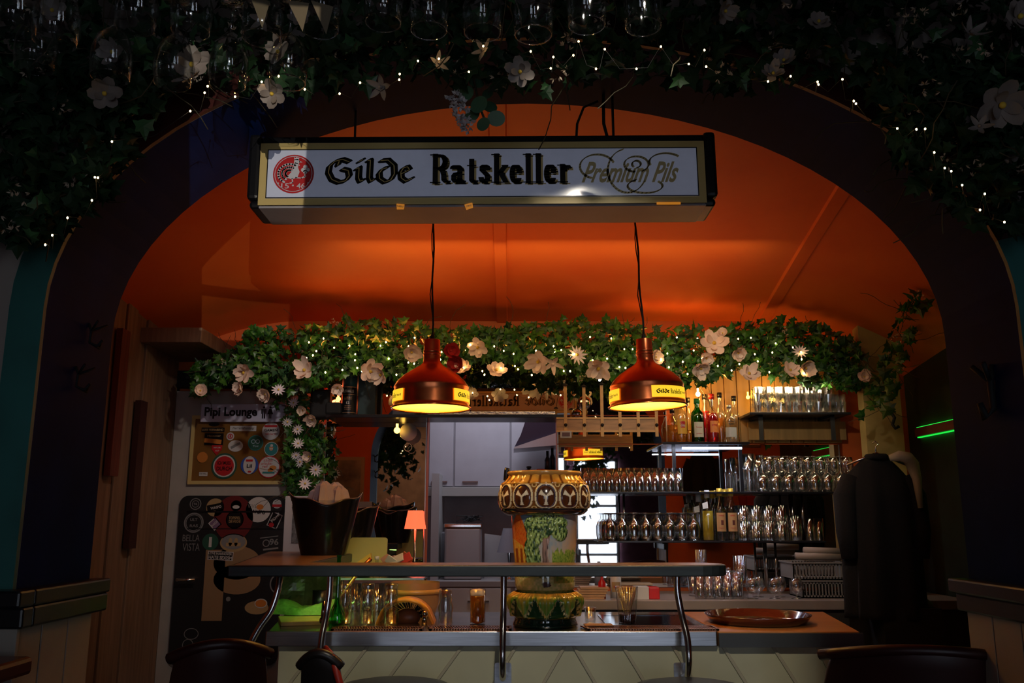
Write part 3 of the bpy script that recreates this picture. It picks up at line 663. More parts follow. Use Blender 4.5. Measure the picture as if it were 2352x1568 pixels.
# ================================================================== PENDANT LAMPS
M_copper = mat('copper lacquer', (.72, .20, .07), .3, .9, var=.25, scale=9)
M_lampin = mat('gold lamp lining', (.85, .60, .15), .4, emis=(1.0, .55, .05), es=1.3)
M_lab = emism('backlit yellow label', (1.0, .66, .03), 1.0)
def pendant(px, pyrim, Y, label, labels, rz, tilt, cord_pts, power):
    c = P(px, pyrim, Y); t = thing('pendant_lamp', label, 'lamp', c); t.rotation_euler = (0, tilt, 0)
    r = .158
    prof = [(r, 0), (r * 1.0, .004), (r * .965, .006), (r * .955, .018), (r * .945, .06), (r * .93, .078), (r * .945, .083), (r * .93, .09), (r * .86, .108), (r * .7, .132), (r * .48, .155), (r * .30, .172), (r * .225, .185), (r * .215, .20), (r * .205, .275), (r * .2, .278)]
    mb = MB(); mb.lathe(prof, 64); mb.lathe([(r * .2, .222), (r * .222, .226), (r * .222, .232), (r * .205, .236)], 40); mb.lathe([(r * .2, .212), (r * .226, .214), (r * .226, .219), (r * .21, .221)], 40)
    mb.lathe([(r * .2, .278), (.0, .279)], 40)
    mb.build('shade', M_copper, t)
    inn = [(rr - .003, z + (0 if i else .001)) for i, (rr, z) in enumerate(prof[:-3])] + [(0.001, .19)]
    MB().lathe(inn, 64).build('shade_lining', M_lampin, t)
    MB().lathe([(r + .001, -.002), (r + .003, .003), (r - .004, .006), (r - .005, -.001), (r + .001, -.002)], 64).build('rim', mat('bright copper rim', (.7, .25, .08), .2, 1.0), t)
    MB().ball((0, 0, .095), .034, 16, 10).tube([(0, 0, .12), (0, 0, .19)], .014, 10).build('bulb', emism('lamp bulb glow', (1, .72, .3), 30), t)
    for ang in labels:
        mb = MB(); z0, z1 = .020, .066; half = .60
        for i in range(16):
            a, b = ang - half + 2 * half * i / 16, ang - half + 2 * half * (i + 1) / 16
            rr = r * .958 + .003
            mb.add([(rr * math.sin(a), -rr * math.cos(a), z0), (rr * math.sin(b), -rr * math.cos(b), z0), ((rr - .002) * math.sin(b), -(rr - .002) * math.cos(b), z1), ((rr - .002) * math.sin(a), -(rr - .002) * math.cos(a), z1)], [(0, 1, 2, 3)])
        mb.m(1); rr = r * .958 + .004
        f = lambda a_, b_: (rr * math.sin(ang + a_), -rr * math.cos(ang + a_), (z0 + z1) / 2 + b_)
        mb.flat(fit(gil, gw, 1, -.30, 0, .36, .016), f); mb.flat(fit(rat, rw, 1, .12, 0, .42, .019), f)
        mb.m(2); mb.flat(fit(pil, pw_, ph_, .45, -.001, .2, .010), f)
        mb.build('label_plate', [M_lab, M_ink, M_gold], t)
    pts = [(0, 0, .279)] + [(x, y, z) for x, y, z in cord_pts]
    MB().tube(pts, .004, 6).build('cord', M_blackm, t)
    MB().tube([(p[0] + .006 * math.sin(i * 1.7) - .004, p[1] + .004, p[2]) for i, p in enumerate(pts)], .0022, 6).tube([(0, 0, .275), (0, 0, .30)], [.012, .006], 8).build('chain', M_blackm, t)
    cz = ceilz(c.x, Y) - c.z
    light('POINT', 'pendant_bulb_light', (c.x, c.y, c.z + .10), power, (1, .62, .22), .035)
    return t
def cordp(c_x, cz): return [(0.003 * math.sin(i * 1.3) - .004 * i / 8, 0, .279 + (cz - .279) * i / 10) for i in range(1, 11)]
for (px, py, Y, lb, labs, rz, tl, pw) in ((990, 938, 3.45, 'copper pendant lamp on the left, its yellow labels turned to the sides', (-1.30, 1.30), 0, 0.0, 27), (1488, 934, 3.5, 'copper pendant lamp on the right, its yellow Gilde Ratskeller label facing out', (.56, .56 - 2.1, .56 + 2.1), 0, -.03, 31)):
    cc = P(px, py, Y); cz = ceilz(cc.x, Y) - cc.z
    pendant(px, py, Y, lb, labs, rz, tl, cordp(0, cz + .01), pw)

# ================================================================== COUNTER AND RAISED BAR SHELF
ZC = .95; YC = 3.28
ct = thing('bar_counter', 'steel-topped bar counter with white diagonal panelled front', 'counter', (0, YC, 0))
def rel(v): return v
mb = MB(); pts = [(-.88, 0), (.74, 0), (.74, .68), (-.42, .68), (-.42, 1.3), (-1.08, 1.3)]
mb.slab(pts, ZC - .05, ZC); mb.build('steel_top', mat('warm worn steel', (.45, .40, .36), .22, 1.0, var=.25, scale=7), ct, bevel=.004)
mb = MB(); mb.box(-.885, -.006, ZC - .05, .735, .004, ZC + .002); mb.build('front_edge', M_steel, ct, bevel=.003)
mb = MB(); mb.slab([(.742, -.004), (1.25, -.004), (1.36, .68), (.742, .68)], ZC - .05, ZC + .001)
mb.build('wooden_top', mat('orange wood top', (.42, .17, .05), .35, col2=(.5, .22, .07), scale=4, stretch=(1, 8, 8)), ct, bevel=.004)
mb = MB(); mb.box(.742, -.012, ZC - .052, 1.26, .0, ZC - .004); mb.build('grey_edge', mat('dark grey edging', (.06, .065, .07), .4), ct)
mb = MB(); mb.slab([(-.84, .03), (1.2, .03), (1.3, .66), (-.4, .66), (-.4, 1.28), (-1.04, 1.28)], 0.05, ZC - .05)
mb.build('carcass', M_wood, ct)
mb = MB(); mb.box(-.84, .018, .05, 1.22, .03, ZC - .05); mb.build('front_panel', mat('cream panel', (.50, .48, .32), .42, var=.1, scale=4), ct)
mb = MB()
for xt, xb in ((-.70, -.86), (-.52, -.68), (-.36, -.52), (-.18, -.34), (.015, -.12), (.19, .06), (.222, .35), (.40, .53), (.58, .71), (.76, .89), (.94, 1.07), (1.10, 1.2)):
    x2 = xt + (xb - xt) * 2.2; z1, z2 = ZC - .052, ZC - .52
    mb.prism([(xt - .007, z1), (x2 - .007, z2), (x2 + .007, z2), (xt + .007, z1)], .012, .018)
mb.build('batten', mat('cream batten', (.42, .38, .27), .45), ct, bevel=.002)['label'] = 'raised diagonal battens'
# drip grates
def grate(px0, px1, y0, y1, lab):
    x0 = xat(px0, 1430, YC + .1); x1 = xat(px1, 1430, YC + .1); mb = MB()
    mb.box(x0, y0, ZC, x1, y0 + .008, ZC + .008).box(x0, y1 - .008, ZC, x1, y1, ZC + .008).box(x0, y0, ZC, x0 + .008, y1, ZC + .008).box(x1 - .008, y0, ZC, x1, y1, ZC + .008)
    n = int((x1 - x0) / .0095)
    for i in range(1, n):
        x = x0 + i * (x1 - x0) / n; mb.prism([(x - .0028, ZC + .002), (x + .0028, ZC + .002), (x + .0028, ZC + .007), (x - .0028, ZC + .007)], y0, y1, lambda v: (v[0] - (v[1] - y0) * .25 + .03 if 0 else v[0] - (v[1] - y0) * .22, v[1], v[2]))
    tag(mb.build('drip_grate', mat('copper brown grate', (.35, .16, .09), .3, .7), rel=((x0 + x1) / 2, y0, ZC)), lab, 'drip tray')
grate(1345, 1640, YC + .02, YC + .13, 'ribbed drip grate on the counter right of the ceramic column')
grate(990, 1175, YC + .02, YC + .12, 'ribbed drip grate on the counter left of the ceramic column')
grate(770, 975, YC + .02, YC + .10, 'ribbed drip grate under the upturned pint glasses')
# sink
mb = MB(); mb.box(.38, YC + .17, ZC, .68, YC + .172, ZC + .004).box(.38, YC + .5, ZC, .68, YC + .502, ZC + .004); mb.slab([(.36, YC + .16), (.70, YC + .16), (.70, YC + .54), (.36, YC + .54)], ZC + .0005, ZC + .003)
tag(mb.build('sink_cover', mat('dark steel basin', (.10, .11, .13), .12, 1.0), rel=(.5, YC + .16, ZC)), 'dark polished steel sink area behind the right drip grate', 'sink')
# raised shelf
ZS = 1.19
sh = thing('raised_bar_shelf', 'dark raised bar shelf on bent steel pipes in front of the ceramic column', 'shelf', (0, 3.1, ZS - .037))
def endarc(cx, cy, r, a0, a1, n=10): return [(cx + r * math.cos(math.radians(a0 + (a1 - a0) * i / n)), cy + r * math.sin(math.radians(a0 + (a1 - a0) * i / n))) for i in range(n + 1)]
mb = MB(); xr = xat(1688, 1300, 3.1) - .11
pts = [(-.98, 0)] + endarc(xr, .10, .10, -90, 90) + [(-.74, .20), (-.74, 1.3), (-1.2, 1.3)]
mb.slab(pts, 0, .037)
M_shelf = mat('dark laminated wood', (.022, .03, .032), .4, var=.4, scale=5, stretch=(1, 10, 10))
o = mb.build('shelf_board', M_shelf, sh, bevel=.004)
mb = MB(); pts2 = [(-.965, .012)] + endarc(xr, .10, .088, -90, 90) + [(-.75, .19), (-.75, 1.28), (-1.18, 1.28)]
mb.slab(pts2, .037, .0385); mb.build('shelf_top', mat('brown shelf top', (.24, .12, .06), .3, var=.25, scale=4, stretch=(1, 10, 10)), sh)
def pipe(px_t, px_b, bent=False, plate=True):
    xt = xat(px_t, 1325, 3.2); xb = xat(px_b, 1470, 3.22)
    if bent: pts = [(xt, .12, .0), (xt - .002, .11, -.05), (xt - .02, .1, -.12), (xt - .055, .08, -.18), (xt - .078, .06, -.24), (xt - .072, .03, -.30), (xt - .07, .03, -.42)]
    else: pts = [(xt, .11, 0), (xt, .11, -.06), (xt + (xb - xt) * .5, .10, -.14), (xb, .075, -.21), (xb, .06, -.27), (xb, .07, -.31), (xb, .10, -.345), (xb, .17, -.355)]
    dense = []
    for i in range(len(pts) - 1):
        a = pts[i]; b = pts[i + 1]; p0 = Vector(pts[max(i - 1, 0)]); p3 = Vector(pts[min(i + 2, len(pts) - 1)]); p1, p2 = Vector(a), Vector(b)
        for k in range(5):
            u = k / 5; dense.append(.5 * ((2 * p1) + (p2 - p0) * u + (2 * p0 - 5 * p1 + 4 * p2 - p3) * u * u + (3 * p1 - p0 - 3 * p2 + p3) * u ** 3))
    dense.append(Vector(pts[-1]))
    MB().tube(dense, .0115, 14).build('support_pipe', M_chrome, sh)
    if plate:
        mb = MB(); zc = -.355; mb.prism(rrect(-.03, -.04 + 0, .03, .045, .008), -.006, 0)
        f = mb.build('mounting_plate', M_steel, sh, loc=(xb, .194, zc))
        mb = MB()
        for a in (-1, 1):
            for b in (-1, 1): mb.lathe([(0, -.003), (.006, -.003), (.006, .0)], 10, (a * .02, -.006, b * .03), Matrix.Rotation(PI / 2, 3, 'X'))
        mb.build('screws', M_blackm, f)
pipe(1157, 1155); pipe(1556, 1573); pipe(757, 745); pipe(640, 600, True, False)

# ================================================================== CERAMIC BEER COLUMN
vx = xat(1252, 1400, 3.47); vz = ZC; VY = 3.47
V = thing('ceramic_beer_column', 'tall painted ceramic beer tap column with tree landscape standing on the counter', 'beer column', (vx, VY, vz))
def VZ(py): return zat(py, VY) - ZC
def spun(name, prof, colf, m_, nphi=240, disp=None, nv=60):
    # prof: (z, r) list interpolated smoothly
    mb = MB(); cols = []; vs = []
    for j in range(nv + 1):
        u = j / nv * (len(prof) - 1); i = min(int(u), len(prof) - 2); f = u - i
        p0, p1, p2, p3 = prof[max(i - 1, 0)], prof[i], prof[i + 1], prof[min(i + 2, len(prof) - 1)]
        cr = lambda k: .5 * (2 * p1[k] + (p2[k] - p0[k]) * f + (2 * p0[k] - 5 * p1[k] + 4 * p2[k] - p3[k]) * f * f + (3 * p1[k] - p0[k] - 3 * p2[k] + p3[k]) * f ** 3)
        z, r = cr(0), cr(1)
        for k in range(nphi):
            a = -PI + 2 * PI * k / nphi; d = disp(a, j / nv) if disp else 0
            vs.append(((r + d) * math.sin(a), -(r + d) * math.cos(a), z)); cols.append(colf(a, j / nv))
    fs = [(j * nphi + k, j * nphi + (k + 1) % nphi, (j + 1) * nphi + (k + 1) % nphi, (j + 1) * nphi + k) for j in range(nv) for k in range(nphi)]
    mb.add(vs, fs, True); mb.col = cols; return mb.build(name, m_, V)
M_cer = vcolm('glazed painted ceramic', .16, .8)
rnd = random.Random(3)
spots = [(rnd.uniform(-1, 1), rnd.uniform(0, 1), rnd.uniform(.02, .06), rnd.random()) for _ in range(400)]
def hsh(a, b): return (math.sin(a * 127.1 + b * 311.7) * 43758.5453) % 1
def vn(a, b):
    i, j = math.floor(a), math.floor(b); f, g = a - i, b - j; f = f * f * (3 - 2 * f); g = g * g * (3 - 2 * g)
    return (hsh(i, j) * (1 - f) + hsh(i + 1, j) * f) * (1 - g) + (hsh(i, j + 1) * (1 - f) + hsh(i + 1, j + 1) * f) * g
def mixc(a, b, t): t = max(0, min(1, t)); return tuple(x * (1 - t) + y * t for x, y in zip(a, b))
crown = [(-.05, .87, .34, .07), (-.35, .79, .26, .09), (.3, .80, .32, .10), (.42, .71, .22, .07), (-.3, .69, .26, .08), (.10, .77, .3, .08), (-.42, .58, .22, .09), (-.38, .50, .22, .06), (.0, .70, .12, .04)]
def body_paint(a, v):
    if abs(a) > 2.2: return (.08, .05, .03)
    s = math.sin(a) if abs(a) < PI / 2 else math.copysign(1, a) * (1 + abs(abs(a) - PI / 2))
    n = vn(a * 16, v * 34); n2 = vn(a * 40 + 9, v * 85)
    sky = mixc((.42, .30, .18), (.13, .22, .30), (v - .42) * 2.4 + .35 * n - .2 * abs(s)); sky = mixc(sky, (.55, .26, .08), (s - .45) * 1.6 * (1 - .4 * v))
    c = sky
    if v < .46: c = mixc((.10, .14, .04), (.45, .36, .12), n)
    if v < .3: c = mixc((.52, .42, .2), (.22, .26, .06), n * .8)
    if .22 < v < .34 and s > .25: c = mixc((.06, .13, .02), (.3, .2, .05), n)
    if v < .1: c = mixc((.10, .16, .03), (.35, .25, .06), n)
    # house on the left
    if s < -.42 and v > .43:
        roof = .97 - abs(s + .8) * 1.15
        if v < roof: c = mixc((.75, .16, .02), (.4, .06, .01), n2) if v > .62 - .2 * (s + .8) else mixc((.85, .42, .06), (.6, .18, .02), n2 * 1.2)
        if .46 < v < .58 and (int((s + 2) * 14) % 2): c = (.25, .05, .01)
    # bushes
    if .42 < v < .53 + .06 * n and s > .2: c = mixc((.04, .12, .015), (.3, .34, .06), n2)
    # trunk
    ts = .0 + .03 * math.sin(v * 20) + (.10 * math.sin(a * 30) * max(0, v - .6)); wtr = .085 + .9 * max(0, .50 - v) + .5 * max(0, v - .62)
    if .42 < v < .76 and abs(s - ts) < wtr: c = mixc((.02, .01, .008), (.26, .16, .13), vn(s * 46, v * 22) * 1.2)
    for (cx, cv, rx, rv) in crown:
        if ((s - cx) / rx) ** 2 + ((v - cv) / rv) ** 2 < .8 + .5 * n and not (abs(s - ts) < wtr * .8 and v < .66): c = mixc((.01, .035, .01), (.26, .36, .11), vn(a * 26 + 5, v * 46) * 1.9 - .45); break
    # little dark animal group
    if ((s - .02) / .16) ** 2 + ((v - .20) / .05) ** 2 < .5 + .8 * n2: c = (.05, .015, .01)
    return tuple(min(.9, x * 1.75) for x in c)
def body_disp(a, v):
    if abs(a) > 1.4: return 0
    s = math.sin(a)
    for (cx, cv, rx, rv) in crown:
        if ((s - cx) / rx) ** 2 + ((v - cv) / rv) ** 2 < 1: return .003 + .006 * vn(a * 40 + 9, v * 85)
    if .42 < v < .66 and abs(s) < .1: return .004
    return 0
rb = 76 / F * VY / 1.02
spun('painted_body', [(VZ(1360), rb * .80), (VZ(1345), rb * .885), (VZ(1325), rb * .9), (VZ(1300), rb * .895), (VZ(1260), rb * .94), (VZ(1220), rb * .975), (VZ(1190), rb), (VZ(1172), rb * 1.0)], body_paint, M_cer, 420, body_disp, 170)
rt = 101 / F * VY
def band_paint(a, v):
    N = 12; u = ((a / (2 * PI) * N + .5) % 1 - .5) * 2; w_ = (v - .5) * 2
    d = math.hypot(u, w_ * .92)
    amber = mixc((.5, .2, .03), (.12, .04, .01), vn(a * 6, v * 5))
    if v < .04 or v > .96: return (.5, .36, .14)
    if .80 < d < .93: return (.88, .74, .46)
    if d >= .93:
        dd = min(math.hypot(abs(u) - 1, (abs(w_) - .85)), 9)
        return (.7, .5, .22) if .14 < dd < .24 else (.2, .07, .015)
    if .70 < d < .74: return (.03, .04, .1)
    # three lobed pale cross
    for k in range(3):
        an = math.radians(-90 + 120 * k); t_ = u * math.cos(an) + w_ * math.sin(an); q_ = abs(-u * math.sin(an) + w_ * math.cos(an))
        if 0 < t_ < .56 and q_ < .05 + .34 * t_ * t_ * 1.4: return (.85, .76, .58)
    return mixc((.03, .012, .012), (.14, .04, .01), vn(a * 20, v * 6))
def band_disp(a, v):
    N = 12; u = ((a / (2 * PI) * N + .5) % 1 - .5) * 2; w_ = (v - .5) * 2; d = math.hypot(u, w_)
    if .78 < d < .95: return .005
    if d <= .78: return .0015 + .006 * (1 - (d / .78) ** 2)
    return 0
spun('medallion_band', [(VZ(1168), rt * .975), (VZ(1160), rt * .99), (VZ(1142), rt), (VZ(1125), rt * .98), (VZ(1113), rt * .95)], band_paint, M_cer, 480, band_disp, 50)
dk = mat('dark blue brown glaze', (.02, .015, .02), .1, coat=.8)
MB().lathe([(rb * .95, VZ(1184)), (rb * 1.12, VZ(1183)), (rt * .9, VZ(1179)), (rt * .97, VZ(1172)), (rt * .965, VZ(1166))], 72).build('dark_moulding', dk, V)
spun('shoulder', [(VZ(1114), rt * .955), (VZ(1110), rt * .95), (VZ(1104), rt * .88), (VZ(1096), rt * .82), (VZ(1091), rt * .80)], lambda a, v: mixc((.55, .2, .02), (.75, .38, .06), vn(a * 5, v * 3)) if (math.cos(a * 24) > -.8) else (.2, .06, .01), M_cer, 200, lambda a, v: .002 * math.cos(a * 24), 24)
MB().lathe([(rt * .80, VZ(1094)), (rt * .84, VZ(1090)), (rt * .85, VZ(1086)), (rt * .82, VZ(1083)), (rt * .76, VZ(1084)), (rt * .73, VZ(1092)), (0.01, VZ(1096))], 72, flute=40, famp=.0012).build('rim', mat('amber glazed rim', (.5, .26, .07), .15, coat=.8), V)
def collar_paint(a, v):
    N = 10; u = abs(((a / (2 * PI) * N + .5) % 1 - .5) * 2); tip = .12 + .5 * u ** 1.2
    ser = .06 * math.sin(u * 30)
    if v < tip + ser:
        return (.015, .07, .02) if v > .06 else (.3, .12, .02)
    k = (v - tip) / (1 - tip)
    if u < .05: return (.45, .5, .12)
    c = mixc((.10, .42, .06), (.85, .50, .09), k * 1.3 + .5 * vn(a * 18, v * 9) - .3)
    return c if (k > .12) else (.62, .55, .2)
def collar_disp(a, v):
    N = 10; u = abs(((a / (2 * PI) * N + .5) % 1 - .5) * 2); tip = .12 + .5 * u ** 1.2
    return .009 + .003 * math.cos(u * 12) if v > tip else 0
rc = 78 / F * VY
spun('leaf_collar', [(VZ(1416), rc * .86), (VZ(1410), rc * .95), (VZ(1395), rc * .98), (VZ(1378), rc * 1.02), (VZ(1367), rc * .98), (VZ(1361), rc * .88), (VZ(1357), rc * .8)], collar_paint, M_cer, 360, collar_disp, 50)
MB().lathe([(rc * .86, 0), (rc * .92, .004), (rc * .90, .012), (rc * .86, VZ(1420)), (rc * .88, VZ(1414)), (rc * .8, VZ(1412))], 72).build('plinth', mat('dark green glaze', (.008, .03, .018), .08, coat=.9), V)
for sx in (-1,):
    MB().tube([(-rb * 1.18, -.02, VZ(1104)), (-rb * 1.16, -.02, VZ(1090)), (-rb * 1.14, -.02, VZ(1082)), (-rb * 1.12, -.02, VZ(1075))], [.008, .009, .0105, .010], 12).tube([(-rb * 1.18, -.02, VZ(1106)), (-rt * .86, 0, VZ(1112))], .005).build('tap_handle', M_black, V)

# ================================================================== GLASSES
def gprof(outer, th=.0022, base=.008):
    inn = [(max(r - th, .001), z) for r, z in outer if z > base]
    return [(0.0005, outer[0][1])] + outer + inn[::-1] + [(.0005, base)]
def glass_obj(name, prof, label, cat, m_=None, parent=None, n=20, flute=0, famp=0, fr=None, group=None, th=.0022, base=.008, flip=False):
    m_ = m_ or M_spark
    mb = MB().lathe(gprof(prof, th, base), n, flute=flute, famp=famp, frange=fr)
    if flip:
        h = max(z for r, z in prof); mb.v = [(x, -y, h - z) for x, y, z in mb.v]
    o = mb.build(name, m_ or M_glass); return tag(o, label, cat, group)
def place(o, first, loc, rz=0, label=None, group=None, scale=None):
    if first:
        o.location = loc; o.rotation_euler = (0, 0, rz)
        if label: o['label'] = label
        if group: o['group'] = group
        return o
    return dup(o, loc, rz, label, group, scale=scale)
def fill(o, pts, label, group, lf=None):
    for i, (x, y, z) in enumerate(pts): place(o, i == 0, (x, y, z), R.random() * 6, lf(i) if lf else label, group)
ROW = ('front', 'middle', 'back')

YSH = 4.95   # shelf centre depth
def shelf(px0, px1, py, label, mats, yfront=4.83, th=.010, yb=YB - .012):
    z = zat(py, yfront); x0, x1 = xat(px0, py, yfront), xat(px1, py, yfront)
    o = MB().slab([(x0 - (x0 + x1) / 2, 0), (x1 - (x0 + x1) / 2, 0), (x1 - (x0 + x1) / 2, yb - yfront), (x0 - (x0 + x1) / 2, yb - yfront)], 0, th).build('wall_shelf', mats, loc=((x0 + x1) / 2, yfront, z - th), bevel=.002)
    tag(o, label, 'shelf'); return z, x0, x1
M_shg = glassm('green edged shelf glass', (.75, .85, .8), .12)
M_shd = mat('dark shelf board', (.012, .012, .014), .25)
zA, ax0, ax1 = shelf(1335, 1955, 1129, 'long dark glass shelf carrying the tumblers and wine glasses, the upper of the two', M_shd)
zB, b0_, b1_ = shelf(1383, 1898, 1242, 'long dark glass shelf carrying stemmed beer glasses and syrup bottles, just above the back counter', M_shd)
zT, t0_, t1_ = shelf(1722, 1955, 946, 'dark high shelf with bolted brackets carrying stacked small glasses', M_shd, th=.014)
zL, l0_, l1_ = shelf(748, 1300, 951, 'dark narrow shelf under the long mirror carrying the whisky tin and box', M_shd, th=.018)
zP, p0_, p1_ = shelf(1522, 1722, 1014, 'short dark shelf of spirit bottles above the blue light strip', M_shd, yfront=4.80, th=.014)
# shelf brackets and posts
mb = MB().box(-.012, 0, -.14, .012, .006, 0).box(-.012, 0, -.012, .012, .2, 0)
br = mb.build('shelf_bracket', M_blackm, loc=(xat(1747, 960, 4.86), 4.86, zT - .014)); tag(br, 'black bolted bracket under the left end of the high glass shelf', 'bracket')
dup(br, (xat(1912, 960, 4.86), 4.86, zT - .014), 0, 'black bolted bracket under the right end of the high glass shelf')
tag(bx(0, 0, 0, xat(1945, 960, 5.05) - xat(1722, 960, 5.05), .02, .105).build('backing_plank', M_gbrown, loc=(xat(1722, 960, 5.0), 5.04, zT - .135)), 'ochre plank behind the brackets of the high glass shelf', 'plank')
n_post = 0
for px, za, zb, lb in ((1549, zA, zP - .014, 'slim black post holding the spirit bottle shelf at its left end'), (1702, zA, zP - .014, 'slim black post holding the spirit bottle shelf at its right end')):
    tag(MB().box(-.009, -.009, 0, .009, .009, zb - za).build('shelf_post', M_black, loc=(xat(px, 1080, 4.86), 4.86, za)), lb, 'post')
for px, za, zb, lb in ((1434, zB, zA - .01, 'slim chrome tube between the two glass shelves above the stemmed beer glasses'), (1822, zB, zA - .01, 'left chrome tube of the pair between the two glass shelves'), (1845, zB, zA - .01, 'right chrome tube of the pair between the two glass shelves'), (1755, .951, zB - .01, 'left chrome tube between the back counter and lower glass shelf'), (1777, .951, zB - .01, 'right chrome tube between the back counter and lower glass shelf')):
    tag(MB().tube([(0, 0, 0), (0, 0, zb - za)], .007, 10).build('shelf_tube', M_chrome, loc=(xat(px, 1200, 4.98), 4.98, za)), lb, 'tube')
tag(MB().box(0, 0, 0, .33, .02, .012).build('light_strip', emism('cool white strip', (.55, .7, 1.0), 2.2), loc=(xat(1563, 1035, 4.9), 4.84, zP - .038)), 'thin blue white light strip under the spirit bottle shelf', 'light strip')

tum = glass_obj('tumbler', [(.029, 0), (.030, .004), (.032, .13)], '', 'glass', n=18)
pts = []
for row, yy in enumerate((4.87, 4.94, 5.01)):
    for i in range(13):
        x = xat(1345 + i * 17.6 + row * 3, 1129, 4.87) + .002
        pts.append((x, yy, zA))
fill(tum, pts, '', 'tumblers packed on the upper glass shelf', lambda i: '%s-row clear tumbler, %s from the left, on the upper glass shelf' % (ROW[i // 13], ORD[i % 13]))
# little red print on front tumblers is part of the glass rows: skip
# stacked small tumblers on the high shelf
sm = glass_obj('small_tumbler', [(.026, 0), (.0265, .004), (.031, .062)], '', 'glass', n=18, flute=9, famp=.0012)
for p_ in sm.data.polygons: p_.use_smooth = False
pts = []; sl_ = []
for row, yy in enumerate((4.88, 4.96)):
    for i in range(9):
        x = xat(1743 + i * 23.5, 940, 4.88) + row * .01
        for lv in range(3 if i < 8 else 2):
            pts.append((x, yy, zT + lv * .042)); sl_.append('%s small tumbler in the %s stack from the left, %s row of the high shelf' % (('bottom', 'middle', 'top')[lv], ORD[i], ('front', 'back')[row]))
for lv in range(3, 5): pts.append((xat(1850, 940, 4.88), 4.92, zT + lv * .042)); sl_.append('small tumbler rising above the stacks on the high shelf, %s of two' % ('lower', 'upper')[lv - 3])
fill(sm, pts, '', 'small tumblers stacked on the high shelf', lambda i: sl_[i])
# tall beer glasses left of the wine glasses
tl = glass_obj('tall_glass', [(.028, 0), (.027, .01), (.030, .10), (.036, .21)], '', 'glass', n=20, flute=10, famp=.001)
fill(tl, [(xat(1722, 1129, 4.88), 4.88, zA), (xat(1716, 1129, 4.98), 4.98, zA), (xat(1742, 1129, 4.98), 4.98, zA)], '', 'tall beer glasses beside the wine glasses', lambda i: ('front tall flared beer glass left of the wine glasses', 'rear left tall flared beer glass beside the black post', 'rear right tall flared beer glass next to the wine glasses')[i])
# wine glasses alternately upright and upturned
WG = [(.034, 0), (.033, .002), (.006, .006), (.0035, .015), (.0035, .085), (.012, .095), (.03, .112), (.037, .135), (.036, .165), (.031, .195)]
def wineprof(P_): 
    inn = [(r - .0015, z + .001) for r, z in P_ if z >= .095]
    return [(.0005, 0)] + P_ + inn[::-1] + [(.0005, .1)]
wg = tag(MB().lathe(wineprof(WG), 20).build('wine_glass', M_spark), '', 'glass')
pts = [(xat(1768 + i * 30, 1129, 4.96 + .02 * (i % 2)), 4.95 + .02 * (i % 2), zA) for i in range(7)]
fill(wg, pts, '', 'upright wine glasses', lambda i: 'upright wine glass, %s from the left, right end of the upper glass shelf' % ORD[i])
wd = tag(MB().lathe([(r, .195 - z) for r, z in wineprof(WG)], 20).build('wine_glass', M_spark), '', 'glass')
pts = [(xat(1754 + i * 30, 1129, 4.87), 4.87, zA) for i in range(7)]
fill(wd, pts, '', 'upturned wine glasses', lambda i: 'upturned wine glass, %s from the left, right end of the upper shelf' % ORD[i])
# stemmed beer glasses upside down on lower shelf
bp = [(.031, 0), (.030, .003), (.010, .009), (.007, .02), (.009, .032), (.026, .05), (.034, .075), (.034, .12), (.031, .150)]
bg = tag(MB().lathe([(r, .15 - z) for r, z in ([(.0005, 0)] + bp + [(r - .002, z) for r, z in bp if z > .04][::-1] + [(.0005, .045)])], 20, flute=10, famp=.0012).build('beer_goblet', M_spark), '', 'glass')
pts = []
for row, yy in enumerate((4.87, 4.95, 5.03)):
    for i in range(8): pts.append((xat(1402 + i * 27.5, 1242, 4.87) + row * .008, yy, zB))
fill(bg, pts, '', 'upturned beer glasses on the lower glass shelf', lambda i: 'upturned short-stemmed beer glass, %s row, %s from the left, lower shelf' % (ROW[i // 8], ORD[i % 8]))
fl = glass_obj('fluted_glass', [(.034, 0), (.034, .004), (.036, .105)], '', 'glass', n=60, flute=15, famp=.0016)
pts = []
for yy in (4.87, 4.96):
    for i in range(4):
        for lv in range(2): pts.append((xat(1710 + i * 29, 1242, 4.87), yy, zB + lv * .085))
fill(fl, pts, '', 'ribbed glasses stacked two high', lambda i: '%s ribbed glass, %s stack from the left, %s row, right of the labelled bottles' % (('lower', 'upper')[i % 2], ORD[i // 2 % 4], ('front', 'back')[i // 8]))
fl2 = glass_obj('fluted_glass', [(.031, 0), (.031, .004), (.036, .135)], 'single taller ribbed glass right of the double-stacked ribbed glasses', 'glass', n=60, flute=15, famp=.0016)
fl2.location = (xat(1828, 1242, 4.87), 4.87, zB)
sg2 = glass_obj('small_glass', [(.024, 0), (.024, .004), (.026, .12)], '', 'glass', n=18)
fill(sg2, [(xat(1862, 1242, 4.88), 4.88, zB), (xat(1883, 1242, 4.90), 4.90, zB), (xat(1872, 1242, 4.97), 4.97, zB)], '', 'slim glasses at the end of the lower shelf', lambda i: ('left slim plain glass at the right end of the lower glass shelf', 'right slim plain glass, last one on the lower glass shelf', 'rear slim plain glass at the right end of the lower glass shelf')[i])

